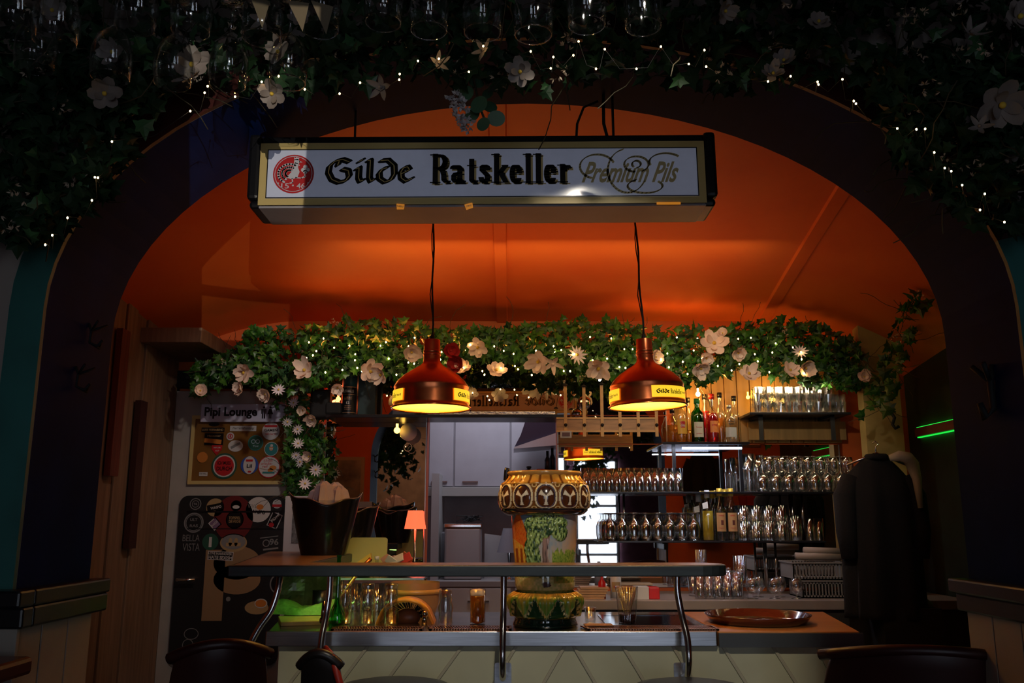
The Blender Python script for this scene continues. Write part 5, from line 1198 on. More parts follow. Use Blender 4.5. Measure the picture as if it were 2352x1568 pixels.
# tub behind
t = thing('orange_tub', 'round orange-brown tub with curved rim behind the glass washer', 'tub', (xat(952, 1400, 3.82), 3.83, ZC))
MB().lathe([(.001, 0), (.085, 0), (.1, .05), (.105, .135)], 36).build('tub_body', mat('tan tub plastic', (.42, .20, .08), .35), t); MB().lathe([(.105, .09), (.112, .092), (.112, .104), (.105, .108)], 36).build('band', mat('orange band', (.6, .28, .06), .35), t)
# towel
mb = MB(); nx, ny = 34, 16; vs = []
for j in range(ny + 1):
    for i in range(nx + 1):
        u, v = i / nx, j / ny; x = -.13 + .26 * u; y = -.07 + .15 * v + .012 * math.sin(u * 9)
        z = .012 + .045 * math.sin(PI * v) ** .6 * (.55 + .45 * math.sin(u * 7 + 1)) * (1 - .5 * abs(u - .45)) + .014 * vn(u * 9, v * 7)
        vs.append((x, y, z if 0 < j < ny and 0 < i < nx else .001))
mb.add(vs, [(j * (nx + 1) + i, j * (nx + 1) + i + 1, (j + 1) * (nx + 1) + i + 1, (j + 1) * (nx + 1) + i) for j in range(ny) for i in range(nx)], True)
tag(mb.build('bar_towel', mat('green towel', (.20, .40, .08), .9, var=.2, scale=60, bump=.4), loc=(xat(698, 1405, 3.72), 3.72, ZC + .018), rot=(0, 0, -.15)), 'crumpled bright green bar towel at the left end of the counter', 'towel')
tag(bx(-.11, -.1, 0, .14, .13, .016).build('wooden_board', mat('light board wood', (.45, .36, .12), .5, var=.2), loc=(xat(700, 1435, 3.5), 3.56, ZC), rot=(0, 0, .3), bevel=.003), 'pale wooden board lying under the green bar towel', 'cutting board')
tag(MB().tube([(0, 0, 0), (0, 0, .08)], [.012, .006], 10).ball((0, 0, .01), .016).build('chrome_tap', M_chrome, loc=(xat(742, 1438, 3.4), 3.40, ZC + .016)), 'small chrome tap knob beside the left upright pipe', 'tap')
mb = MB(); mb.tube([(0, 0, 0), (.02, 0, .06), (.09, .02, .17), (.12, .03, .21), (.15, .04, .24)], .008, 10)
tag(mb.build('copper_hose', mat('copper hose', (.55, .2, .08), .22, .9), loc=(xat(758, 1405, 3.6), 3.6, ZC)), 'copper-coloured pipe slanting up behind the left upright support', 'hose')
# plastic wrapped sheets at left under shelf
mb = MB(); nx = 16; vs = []
for j in range(13):
    for i in range(nx + 1):
        u, v = i / nx, j / 12; vs.append((-.14 + .28 * u, .04 * vn(u * 5, v * 5) + .05 * v, .21 * v * (1 - .15 * u)))
mb.add(vs, [(j * (nx + 1) + i, j * (nx + 1) + i + 1, (j + 1) * (nx + 1) + i + 1, (j + 1) * (nx + 1) + i) for j in range(12) for i in range(nx)], False)
tag(mb.build('plastic_sheet', mat('crumpled green film', (.13, .15, .07), .25, var=.4, scale=14, bump=.4), loc=(xat(700, 1400, 3.9), 3.98, ZC)), 'crumpled shiny green film standing behind the towel', 'plastic film')
tag(MB().lathe([(.0005, 0), (.03, 0), (.032, .1), (.0005, .1)], 24).build('dark_cup', M_black, loc=(xat(735, 1395, 3.85), 3.84, ZC)), 'dark cup standing between the green film and the left pipe', 'cup')
# shot glass, card, fluted cup, tray
sh_ = tag(MB().lathe([(.0005, 0), (.018, 0), (.020, .015), (.023, .058), (.021, .058), (.017, .018), (.0005, .016)], 20).build('shot_glass', M_glassk, loc=(xat(1357, 1422, 3.45), 3.47, ZC + .008)), 'small shot glass standing right of the ceramic column', 'glass')
tag(bx(-.05, -.03, 0, .055, .04, .003).build('menu_card', mat('orange card', (.65, .35, .12), .5), loc=(xat(1372, 1428, 3.42), 3.40, ZC + .008), rot=(0, 0, .05)), 'orange and white card lying on the drip grate before the shot glass', 'card')
t = thing('fluted_cup', 'ribbed clear plastic cup with a dark drink left in it, on the right drip grate', 'cup', (xat(1441, 1420, 3.5), 3.5, ZC + .003))
MB().lathe(gprof([(.032, 0), (.032, .004), (.043, .138)], .002, .005), 96, flute=24, famp=.001).build('cup', M_glassk, t); MB().lathe([(.0005, .004), (.0295, .006), (.032, .035), (.0005, .035)], 28).build('drink', mat('dark cola', (.03, .004, .004), .08), t)
t = thing('serving_tray', 'round dark brown serving tray lying on the wooden end of the counter', 'tray', (xat(1747, 1428, 3.52), 3.56, ZC + .004))
MB().lathe([(.001, .0), (.165, .0), (.175, .004), (.198, .030), (.203, .031), (.203, .028), (.182, .0), (.001, -.003)], 64).build('tray_dish', mat('brown lacquer', (.09, .018, .010), .12, coat=.7), t)
# back counter small things right of column
tag(MB().lathe([(.0005, 0), (.019, 0), (.019, .08), (.008, .095), (.003, .12), (.0005, .12)], 18).build('ketchup_bottle', mat('red plastic', (.5, .01, .01), .3), loc=(xat(1384, 1372, 4.58), 4.6, ZC)), 'small red squeeze bottle on the back counter behind the raised shelf', 'bottle')
t = thing('snack_carton', 'red and white carton on the back counter right of the ribbed cup', 'box', (xat(1488, 1370, 4.6), 4.6, ZC)); bx(-.07, -.04, 0, 0, .05, .06).build('white_side', c_wh, t); bx(0, -.04, 0, .055, .05, .058).build('red_side', mat('red card', (.6, .02, .02), .35), t, bevel=.004)
mb = MB()
for i in range(5): mb.box(-.09 + .01 * i, -.05, i * .012, .07 + .006 * i, .06, i * .012 + .010)
tag(mb.build('paper_stack', mat('mixed papers', (.5, .3, .16), .6, var=.3), loc=(xat(1355, 1372, 4.6), 4.62, ZC)), 'loose stack of brown papers on the back counter beside the red squeeze bottle', 'papers')
mb = MB()
for i in range(4): mb.box(-.1, -.05, i * .016, .09, .06, i * .016 + .012)
tag(mb.build('folded_cloths', mat('folded cloth', (.35, .26, .18), .9, var=.2), loc=(xat(1465, 1350, 4.75), 4.86, ZC), bevel=.004), 'folded brown cloths stacked behind the red and white carton', 'cloths')
t = thing('sauce_bottle', 'white squeeze bottle with printed label between the papers and the ribbed cup', 'bottle', (xat(1415, 1370, 4.65), 4.65, ZC)); MB().lathe([(.0005, 0), (.028, 0), (.028, .1), (.01, .12), (.01, .14), (.0005, .14)], 20).build('body', c_wh, t); mb = MB(); curved_label(mb, .0285, .03, .08, 0, .9, 0, [('SENF', .055, .03, .012, 1)]); mb.build('paper_label', [c_tan, M_redink], t)

# ================================================================== KITCHEN
M_cab = mat('light grey kitchen front', (.30, .30, .335), .45, var=.05); yk = 6.7; kk = yk / F
def KX(px, py=1050): return xat(px, py, yk)
uc = thing('wall_cabinet', 'grey kitchen wall cabinets with slim brown handles seen through the opening', 'cabinet', (KX(1080), yk, zat(1118, yk)))
zc0 = zat(1118, yk)
bx(KX(982) - KX(1080), .02, 0, KX(1290) - KX(1080), .36, .95).build('carcass', M_cab, uc)
for a, b, hx0, hx1 in ((985, 1042, 992, 1040 - 12), (1044, 1172, 1063, 1098), (1174, 1290, 1180, 1200)):
    d = bx(KX(a) - KX(1080) + .003, 0, .003, KX(b) - KX(1080) - .003, .018, .94).build('cabinet_door', M_cab, uc, bevel=.003)
    bx(KX(hx0) - KX(1080), -.014, .033, KX(hx1) - KX(1080), -.004, .043).box(KX(hx0) - KX(1080), -.01, .036, KX(hx0) - KX(1080) + .006, .0, .042).box(KX(hx1) - KX(1080) - .006, -.01, .036, KX(hx1) - KX(1080), .0, .042).build('handle', mat('brown handle', (.12, .06, .05), .4), d)
bx(KX(975) - KX(1080), -.03, -.07, KX(1290) - KX(1080), .3, -.002).build('light_rail', mat('grey rail', (.26, .26, .25), .5), uc, bevel=.003)
kc = thing('kitchen_unit', 'grey kitchen base cabinets and worktop behind the bar opening', 'cabinet', (KX(1080), 6.3, 0))
bx(-.9, 0, .88, .95, .75, .92).build('worktop', mat('grey worktop', (.25, .24, .24), .4), kc, bevel=.003)
for i, x in enumerate((-.62, -.14, .34)):
    d = bx(x, .0, .7, x + .45, .02, .87).build('drawer', mat('white drawer front', (.42, .40, .38), .45), kc, bevel=.003); bx(x + .15, -.015, .78, x + .3, -.003, .79).build('handle', M_chrome, d)
    d = bx(x, .0, .1, x + .45, .02, .69).build('cabinet_door', mat('white drawer front', (.42, .40, .38), .45), kc, bevel=.003); bx(x + .03, -.015, .5, x + .045, -.003, .66).build('handle', M_chrome, d)
bx(-.9, .02, .05, .95, .7, .88).build('carcass', M_cab, kc)
t = thing('range_hood', 'dark sloping extractor hood with pale underside in the kitchen', 'extractor hood', (xat(1235, 1000, 6.2), 6.2, zat(1030, 6.2)))
kh = 6.2 / F
MB().prism([(-.17, .0), (-.165, .012), (.02, .075), (.2, .135), (.2, .03)], 0, .4).build('canopy_underside', mat('pale hood metal', (.45, .45, .47), .3, .5), t)
MB().prism([(-.165, .014), (.2, .14), (.2, .20), (-.09, .19), (-.12, .1)], .02, .4).build('hood_body', mat('blue black hood', (.02, .025, .045), .15), t)
t = thing('silver_bin', 'square silver bin with shiny lid on the kitchen worktop', 'bin', (xat(1063, 1290, 6.5), 6.42, .92)); hb = zat(1212, 6.42) - .92
bx(-.13, 0, 0, .135, .2, hb).build('bin_body', mat('silver grey bin', (.38, .38, .39), .35, .4), t, bevel=.015); bx(-.137, -.005, hb, .14, .205, hb + .03).build('lid', M_chrome, t, bevel=.008)
mb = MB(); pv = []
for i in range(40): a = R.random() * 6.28; pv.append((.10 * math.cos(a) * R.random() + .1 * (i / 40 - .3), .06 * math.sin(a), .01 + .05 * R.random()))
mb.tube(pv, .004, 5); tag(mb.build('cable_tangle', M_blackm, loc=(xat(1075, 1200, 6.5), 6.52, .92 + hb + .03)), 'black tangled cable lying on the silver bin', 'cable')
tag(bx(0, 0, 0, .055, .5, .75).build('upright_panel', mat('grey side panel', (.33, .33, .33), .5), loc=(xat(990, 1200, 6.4), 6.4, .92)), 'narrow grey upright panel at the left of the kitchen opening', 'panel')
tag(bx(0, 0, 0, .11, .1, .33).build('dark_canister', mat('dark canister', (.1, .1, .11), .4), loc=(xat(1005, 1280, 6.5) - .06, 6.70, .92), bevel=.01), 'tall dark canister between the upright panel and the silver bin', 'canister')
tag(MB().prism([(-.09, 0), (.09, 0), (.07, .30), (-.09, .32)], 0, .01).build('paper_bag', mat('grey paper', (.32, .32, .33), .7), loc=(xat(1140, 1290, 6.5), 6.6, .92), rot=(-.05, 0, 0)), 'grey paper sheet leaning on the kitchen wall right of the silver bin', 'paper')
t = thing('grey_desk_lamp', 'small grey shaded lamp on the kitchen worktop left of the ceramic column', 'lamp', (xat(1170, 1290, 6.45), 6.45, .92)); MB().lathe([(.09, .19), (.045, .36)], 24).build('lamp_shade', mat('grey shade', (.2, .2, .23), .7), t); MB().lathe([(.0005, 0), (.05, 0), (.01, .02), (.01, .2), (.0005, .2)], 16).build('base', M_chrome, t)
zk = zat(1088, 6.35)
ks = tag(bx(-.18, 0, -.015, .25, .3, 0).build('kitchen_shelf', M_cab, loc=(xat(1230, 1088, 6.35), 6.35, zk)), 'grey kitchen shelf below the extractor hood', 'shelf')
t = thing('black_pot', 'black cooking pot with knobbed lid above the ceramic column', 'pot', (xat(1215, 1085, 6.4), 6.45, zk)); MB().lathe([(.0005, .0), (.06, 0), (.065, .02), (.03, .035), (.0005, .038)], 24).build('lid', M_black, t); MB().lathe([(.0005, .036), (.012, .04), (.02, .052), (.018, .06), (.0005, .062)], 16).build('knob', M_black, t)
tag(bx(-.033, 0, 0, .033, .06, .04).build('red_tub', mat('red tub', (.45, .01, .015), .35), loc=(xat(1243, 1085, 6.4), 6.42, zk), bevel=.005), 'small red tub between the black pot and dark bottles', 'tub')
for i, (px, hgt) in enumerate(((1258, .17), (1270, .20))):
    tag(MB().lathe([(.0005, 0), (.022, 0), (.022, hgt * .6), (.010, hgt * .75), (.010, hgt), (.0005, hgt)], 14).build('dark_bottle', M_black, loc=(xat(px, 1085, 6.4), 6.42 + .05 * i, zk)), ['shorter dark bottle above the right side of the ceramic column', 'taller dark bottle at the right edge of the kitchen opening'][i], 'bottle')

# ================================================================== COATS AND HOOKS
def coat(label, x, y, ztop, w_, h, d, m_, seed, sleeves=True, rz=0, extra=None):
    t = thing('hanging_coat', label, 'coat', (x, y, ztop - h), rz); r = random.Random(seed); n, m2 = 48, 26; vs = []
    ph = [r.uniform(0, 6) for _ in range(3)]
    for j in range(m2 + 1):
        v = j / m2; zz = h * (1 - v)
        ww = .10 * w_ + w_ * .42 * min(1, (v / .16)) ** .7 if v < .16 else w_ * (.52 + .10 * (v - .16)); 
        for i in range(n):
            a = 2 * PI * i / n; f = 1 + (.10 * math.sin(5 * a + ph[0]) + .07 * math.sin(9 * a + ph[1]) + .04 * math.sin(13 * a + ph[2] + 3 * v)) * min(1, v * 2.5)
            vs.append((ww * f * math.cos(a), d * (.35 + .65 * min(1, v * 4)) * .5 * f * math.sin(a), zz))
    fs = [(j * n + i, (j + 1) * n + i, (j + 1) * n + (i + 1) % n, j * n + (i + 1) % n) for j in range(m2) for i in range(n)] + [tuple(range(n)), tuple(range(m2 * n + n - 1, m2 * n - 1, -1))]
    MB().add(vs, fs, True).build('coat_body', m_, t)
    if sleeves:
        for sg in (-1, 1):
            MB().tube([(sg * w_ * .42, 0, h * .86), (sg * w_ * .56, -.01, h * .74), (sg * w_ * .58, -.02, h * .52), (sg * w_ * .55, -.02, h * .36)], [.045, .055, .05, .042], 14).build('sleeve', m_, t)
    MB().tube([(.06 * math.cos(a) * .7, -.01 + .04 * math.sin(a), h - .01) for a in [k * PI / 8 for k in range(17)]], .016, 8).build('collar', m_, t)
    return t
M_coat = mat('black wool', (.004, .004, .005), .9, bump=.3, scale=60)
coat('long black coat hanging at the right end of the glass shelves', xat(2015, 1100, 4.38), 4.38, zat(1045, 4.38), .31, .78, .18, M_coat, 2)
mb = MB(); mb.tube([(0, 0, 0), (.0, -.0, .03), (.015, 0, .045), (.0, 0, .06), (-.012, 0, .05)], .003, 6).tube([(-.15, 0, -.06), (0, 0, 0), (.15, 0, -.06)], .006, 6)
tag(mb.build('coat_hanger', M_chrome, loc=(xat(2012, 1040, 4.38), 4.38, zat(1040, 4.38))), 'metal coat hanger above the long black coat', 'hanger')
tag(MB().tube([(0, 0, 0), (.04, -.02, .01), (.08, -.02, .0), (.11, 0, -.03), (.125, 0, -.10), (.13, 0, -.24)], [.015, .026, .03, .032, .022, .012], 14).build('white_scarf', mat('pale green white cloth', (.42, .42, .33), .8, bump=.5, scale=18), loc=(xat(2042, 1040, 4.3), 4.30, zat(1052, 4.3))), 'white crumpled cloth hanging over the right shoulder of the long black coat', 'cloth')
tag(MB().tube([(-.06, 0, 0), (0, -.02, .05), (.08, -.02, .03), (.14, 0, -.03), (.2, 0, -.05)], [.03, .05, .045, .04, .02], 12).build('pale_cloth', mat('pale cloth', (.22, .19, .14), .8, bump=.5, scale=18), loc=(xat(2065, 1400, 4.3), 4.40, .98)), 'pale crumpled cloth lying below the long black coat at the right', 'cloth')
tag(bx(-.14, 0, 0, .14, .19, .93).build('low_cupboard', M_blackm, loc=(xat(2085, 1400, 4.35), 4.3, 0)), 'low black cupboard under the pale cloth at the right', 'cupboard')
# tan panel with hook
xp0, xp1 = xat(1990, 1000, 4.8), xat(2076, 1000, 4.8)
t = thing('tan_panel', 'tan painted post panel with a black hook right of the glass shelves', 'panel', (xp0, 4.8, 0)); bx(0, 0, ZC + .001, xp1 - xp0, .08, 2.42).build('board', mat('tan board', (.42, .30, .10), .6, var=.15), t)
MB().tube([(.145, -.005, zat(948, 4.8)), (.155, -.02, zat(960, 4.8)), (.14, -.02, zat(975, 4.8)), (.15, -.03, zat(985, 4.8)), (.17, -.03, zat(980, 4.8))], .009, 8).build('hook', M_blackm, t)
# green lit beam on right wall
zg = zat(1003, 4.95); t = thing('green_lit_beam', 'wooden beam with glowing green edges on the dark right wall', 'light beam', (XR - .02, 3.5, zg))
bx(-.012, 0, .0, .02, 1.45, .048).build('beam', mat('brown beam', (.25, .09, .05), .5), t)
mb = MB(); bx(0, 0, .050, .019, 1.45, .054).build('led_strip', emism('green led', (.02, 1.0, .08), .9), t); bx(0, 0, -.006, .019, 1.45, -.002).build('led_strip', emism('green led', (.02, 1.0, .08), .9), t)
# coats behind the arch wall (seen in the mirror)
coat('black jacket hanging on the far side of the arch wall, seen in the mirror', 1.62, YF + .12, 1.95, .22, .8, .14, M_coat, 5)
coat('red fleece jacket hanging on the far side of the arch wall', 2.08, YF + .12, 1.86, .2, .7, .14, mat('red fleece', (.28, .01, .01), .9), 9)
def wallpic(label, x, z, w_, h, m_, fm, y=YF + .001, face=1):
    t = thing('framed_picture', label, 'picture', (x, y, z)); mb = MB()
    mb.box(-w_ / 2, 0, 0, w_ / 2, .02, h); mb.build('frame', fm, t, bevel=.003); bx(-w_ / 2 + .03, .02, .03, w_ / 2 - .03, .024, h - .03).build('print', m_, t)
wallpic('pale mounted picture on the orange wall beside the arch, seen in the left mirror', -1.42, 1.45, .30, .42, mat('grey print', (.08, .07, .06), .5, col2=(.45, .38, .3), scale=6), mat('pale mount', (.45, .33, .22), .6))
wallpic('dark painting in a wooden frame behind the arch wall, seen in the right mirror', 2.0, 1.95, .3, .3, mat('dark portrait', (.04, .02, .01), .4, col2=(.3, .06, .02), scale=9), M_wood)
# antler-like hooks on the arch soffit
def hook(label, x, y, z, sgn, s=1.0):
    f = lambda p: (x + sgn * p[0], y + p[1], z + p[2])
    mb = MB(); mb.tube([(0, 0, .05 * s), (-sgn * .01, 0, .02 * s), (-sgn * .008, 0, -.03 * s), (-sgn * .03, 0, -.045 * s), (-sgn * .045, 0, -.02 * s)], .006 * s, 8).tube([(-sgn * .01, 0, .02 * s), (-sgn * .04, .03, .05 * s)], .005 * s, 7).tube([(-sgn * .01, 0, .02 * s), (-sgn * .04, -.03, .05 * s)], .005 * s, 7).tube([(-sgn * .008, 0, -.03 * s), (-sgn * .02, .035, -.045 * s), (-sgn * .02, .045, -.02 * s)], .005 * s, 7)
    tag(mb.build('coat_hook', M_blackm, loc=(x, y, z)), label, 'hook')
hook('black double coat hook on the right arch jamb', CX + HW, 2.36, zat(900, 2.36), 1, 1.5)
hook('upper black coat hook on the left arch jamb', CX - HW, 2.45, zat(770, 2.45), -1, .7)
hook('lower black coat hook on the left arch jamb', CX - HW, 2.40, zat(870, 2.40), -1, .7)

# ================================================================== SEATING AND TABLE NEAR THE CAMERA
M_rl = mat('dark red leather', (.032, .004, .004), .42, var=.25, scale=6)
def barchair(label, x, y, rz, m_, top=1.05, w_=.36, curve=.06, arms=False):
    t = thing('bar_chair', label, 'chair', (x, y, 0), rz); n = 10
    mb = MB(); vs = []; fs = []
    for i in range(n + 1):
        u = i / n * 2 - 1
        for j in range(7):
            v = j / 6; wz = w_ / 2 * (1 - .12 * v ** 3); yb__ = -curve * (1 - u * u) - .06 * v; zz = .72 + (top - .72) * v - .02 * u * u * v * 2
            for k in (0, 1): vs.append((u * wz, yb__ + (-.018 if k == 0 else .018), zz))
    W = 14
    for i in range(n):
        for j in range(6):
            a = i * W + j * 2; fs += [(a, a + W, a + W + 2, a + 2), (a + 1, a + 3, a + W + 3, a + W + 1)]
        a = i * W; fs += [(a, a + 1, a + W + 1, a + W), (a + 12, a + W + 12, a + W + 13, a + 13)]
    for j in range(6):
        fs += [(j * 2, j * 2 + 2, j * 2 + 3, j * 2 + 1), (n * W + j * 2, n * W + j * 2 + 1, n * W + j * 2 + 3, n * W + j * 2 + 2)]
    mb.add(vs, fs, True); mb.build('backrest', m_, t, bevel=.006)
    MB().tube([(w_ / 2 * u * .98, -curve * (1 - u * u) - .065, top - .02 * u * u * 2 + .004) for u in [k / 8 - 1 for k in range(17)]], .016, 10).build('top_rail', m_, t)
    sr = .5 if w_ < .2 else (.72 if w_ < .3 else 1)
    MB().lathe([(.001, .66), (.18 * sr, .66), (.195 * sr, .68), (.19 * sr, .71), (.15 * sr, .725), (.001, .728)], 32, (0, .14 * sr, 0)).build('seat', m_, t)
    for sx in (-1, 1):
        MB().tube([(sx * w_ * .42, -.03, .76), (sx * .15 * sr, .0, .68), (sx * .19 * sr, -.06, 0)], .015, 8).build('leg', M_blackm, t); MB().tube([(sx * .13 * sr, .24 * sr, .67), (sx * .18 * sr, .32 * sr, 0)], .015, 8).build('leg', M_blackm, t)
    MB().tube([(-.17 * sr, -.04, .25), (.17 * sr, -.04, .25), (.17 * sr, .28 * sr, .25), (-.17 * sr, .28 * sr, .25), (-.17 * sr, -.04, .25)], .01, 8).build('footrest', M_chrome, t)
    return t
barchair('dark red leather bar chair at the left end of the counter', xat(515, 1500, 2.72), 2.68, .35, M_rl, 1.0, .28)
t = barchair('narrow black bar chair with red piping standing before the left pipe', xat(752, 1500, 2.85), 2.85, -.1, mat('black leather', (.012, .009, .009), .35), .945, .13, .02)
MB().tube([(.0, -.02, .958), (.04, -.08, .94), (.065, -.07, .86), (.075, -.05, .74)], [.008, .011, .011, .009], 10).build('red_piping', mat('red piping', (.3, .02, .01), .4), t)
barchair('dark red bar chair with curved rail at the far right', xat(2130, 1500, 2.7), 2.72, -.3, M_rl, .985, .60, .12)
st = thing('bar_stool', 'round black bar stool seat cut off at the bottom before the right pipe', 'stool', (xat(1585, 1560, 2.93), 2.93, 0))
MB().lathe([(.001, .79), (.17, .79), (.18, .80), (.175, .825), (.14, .832), (.001, .834)], 40).build('seat', M_black, st); MB().tube([(0, 0, 0.02), (0, 0, .79)], .025, 12).build('column', M_chrome, st); MB().lathe([(.001, 0), (.2, 0), (.19, .015), (.03, .03), (.001, .03)], 32).build('foot', M_chrome, st)
dup(st, (xat(905, 1568, 2.95), 2.95, 0), 0, 'round black bar stool beside the narrow black bar chair')
t = thing('high_table', 'dark red high table at the lower left before the white panelling', 'table', (-1.72, 1.86, 0))
bx(-.5, -.22, 1.0, .62, .25, 1.04).build('table_top', mat('dark red varnish', (.10, .015, .008), .3, var=.3), t, bevel=.01)
for sx in (-.42, .54):
    for sy in (-.16, .19): bx(sx - .02, sy - .02, 0, sx + .02, sy + .02, 1.0).build('leg', M_wood, t)
# dining furniture behind the camera, seen in the mirror
def dining(x, y, i):
    t = thing('dining_table', ['dark table by the glazed door, seen small in the mirror', 'dark table further left of the glazed door, seen small in the mirror'][i], 'table', (x, y, 0)); bx(-.45, -.35, .72, .45, .35, .75).build('table_top', M_black, t, bevel=.005)
    for a in (-.4, .4):
        for b in (-.3, .3): bx(a - .02, b - .02, 0, a + .02, b + .02, .72).build('leg', M_black, t)
    for k, (a, rz) in enumerate(((-.55, PI / 2), (.55, -PI / 2))):
        c = thing('dining_chair', ['dark chair left of the table by the glazed door', 'dark chair right of the table by the glazed door', 'dark chair left of the further table behind the camera', 'dark chair right of the further table behind the camera'][i * 2 + k], 'chair', (x + a * (1 if rz > 0 else 1), y, 0), rz)
        bx(-.2, -.2, .43, .2, .2, .46).build('seat', M_wood, c); mb = MB(); mb.box(-.2, .17, .85, .2, .2, .93)
        for q in range(5): mb.box(-.18 + q * .085, .175, .46, -.165 + q * .085, .195, .86)
        mb.build('backrest', M_wood, c)
        for sx in (-.18, .18):
            for sy in (-.18, .18): bx(sx - .015, sy - .015, 0, sx + .015, sy + .015, .43).build('leg', M_wood, c)
dining(1.5, -1.6, 0); dining(.2, -2.3, 1)

# ================================================================== FOLIAGE
LEAF = [(0, 0), (.22, .06), (.5, -.02), (.36, .3), (.42, .52), (.2, .55), (0, 1.0), (-.2, .55), (-.42, .52), (-.36, .3), (-.5, -.02), (-.22, .06)]
def leaf(mb, p, d, up_, s, bend=.25):
    d = d.normalized(); sd = d.cross(up_)
    if sd.length < 1e-4: sd = d.orthogonal()
    sd.normalize(); nn = sd.cross(d); c = p + d * s * .35 + nn * s * .1; vs = [c]
    for a, b in LEAF: vs.append(p + sd * a * s + d * b * s - nn * (bend * s * (a * a * 1.6 + (b * b) * .35)))
    n = len(LEAF); mb.add(vs, [(0, 1 + i, 1 + (i + 1) % n) for i in range(n)])
def rv(r): 
    v = Vector((r.gauss(0, 1), r.gauss(0, 1), r.gauss(0, 1))); return v.normalized()
def flower(parent, p, nrm, s, kind, r):
    nrm = Vector(nrm).normalized(); u = nrm.orthogonal().normalized(); v = nrm.cross(u); p = Vector(p); mb = MB()
    npt = {'mag': 6, 'daisy': 12, 'rose': 9, 'lily': 5}[kind]
    off = r.random() * 6
    for ring_ in range(2 if kind in ('rose', 'mag') else 1):
        cnt = npt if ring_ == 0 else (3 if kind == 'mag' else 5)
        for i in range(cnt):
            a = off + 2 * PI * i / cnt + ring_ * .4; d = u * math.cos(a) + v * math.sin(a); sd = nrm.cross(d); ln = s * (1 - .35 * ring_); wd_ = ln * {'mag': .36, 'daisy': .12, 'rose': .5, 'lily': .2}[kind]
            cup = {'mag': .35, 'daisy': .1, 'rose': .5, 'lily': .45}[kind] + .5 * ring_; vs = []; tw = r.uniform(-.35, .35) if kind != 'daisy' else 0; ln *= r.uniform(.85, 1.1)
            for j in range(6):
                t_ = j / 5; w2_ = wd_ * (math.sin(PI * min(.97, .12 + .86 * t_)) ** .7 if kind in ('daisy', 'lily') else max(.12, math.sin(PI * min(.93, .08 + .84 * t_ ** 1.5)) ** .6))
                for k in (-1, 0, 1): vs.append(p + d * (ln * t_ * .95) + nrm * (ln * (cup + tw) * t_ * t_ + (.12 * ln * abs(k) * t_)) + sd * w2_ * k)
            mb.add(vs, [(j * 3 + k, j * 3 + k + 1, (j + 1) * 3 + k + 1, (j + 1) * 3 + k) for j in range(5) for k in range(2)], True)
    mb.m(1).ball(p + nrm * s * .12, s * .14, 8, 5)
    return mb
def garland(name, label, pts_fn, n, size, mats_, seed, nflow, fsize, fkinds, petal, stems=True, upbias=.3, out=Vector((0, -1, 0)), loc=(0, 0, 0), nstem=40, flowers=None, cat='garland', ncluster=0, bulbs=None):
    r = random.Random(seed); t = thing(name, label, cat, loc); L0 = Vector(loc); mb = MB()
    for i in range(n):
        p = pts_fn(r) - L0; d = (rv(r) + out * .5 + Vector((0, 0, -.5 + upbias))).normalized(); upv = (out + rv(r) * .9)
        leaf(mb, p, d, upv, size * r.uniform(.6, 1.25))
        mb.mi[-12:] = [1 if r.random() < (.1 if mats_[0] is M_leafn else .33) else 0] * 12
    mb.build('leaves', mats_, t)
    if nstem:
        mb = MB()
        for i in range(nstem):
            p = pts_fn(r) - L0; pp = [p]; d = rv(r) * .5
            for k in range(6): d = (d + rv(r) * .5).normalized(); p = p + d * .035; pp.append(p)
            mb.tube(pp, .0015, 4)
        mb.build('vines', M_stem, t)
    fl_ = flowers or []
    for i in range(nflow): fl_.append((pts_fn(r) + out * .05, r.choice(fkinds), fsize * r.uniform(.7, 1.2)))
    for (p, kd, s) in fl_:
        m_ = petal if kd != 'daisy' else M_petalw
        if kd == 'red': flower(t, p - L0, out + rv(r) * .4, s, 'rose', r).build('blossom', [M_redpetal, M_redpetal], t)
        else: flower(t, p - L0, out + rv(r) * .55 + Vector((0, 0, -.2)), s, kd, r).build('blossom', [m_, M_yel if kd != 'lily' else m_], t)
    if ncluster:
        mb = MB()
        for i in range(ncluster):
            p = pts_fn(r) - L0 + out * .04
            for k in range(7):
                q_ = p + rv(r) * .022; d = rv(r) + out * .5; d.normalize()
                for a in range(4):
                    e = (d + rv(r) * .8).normalized(); sd = e.cross(rv(r)).normalized(); mb.add([q_, q_ + e * .006 + sd * .0022, q_ + e * .013, q_ + e * .006 - sd * .0022], [(0, 1, 2, 3)])
        o = mb.build('small_blossoms', mat('pale tiny blossom', (.45, .36, .28), .6), t); o['kind'] = 'stuff'
    return t
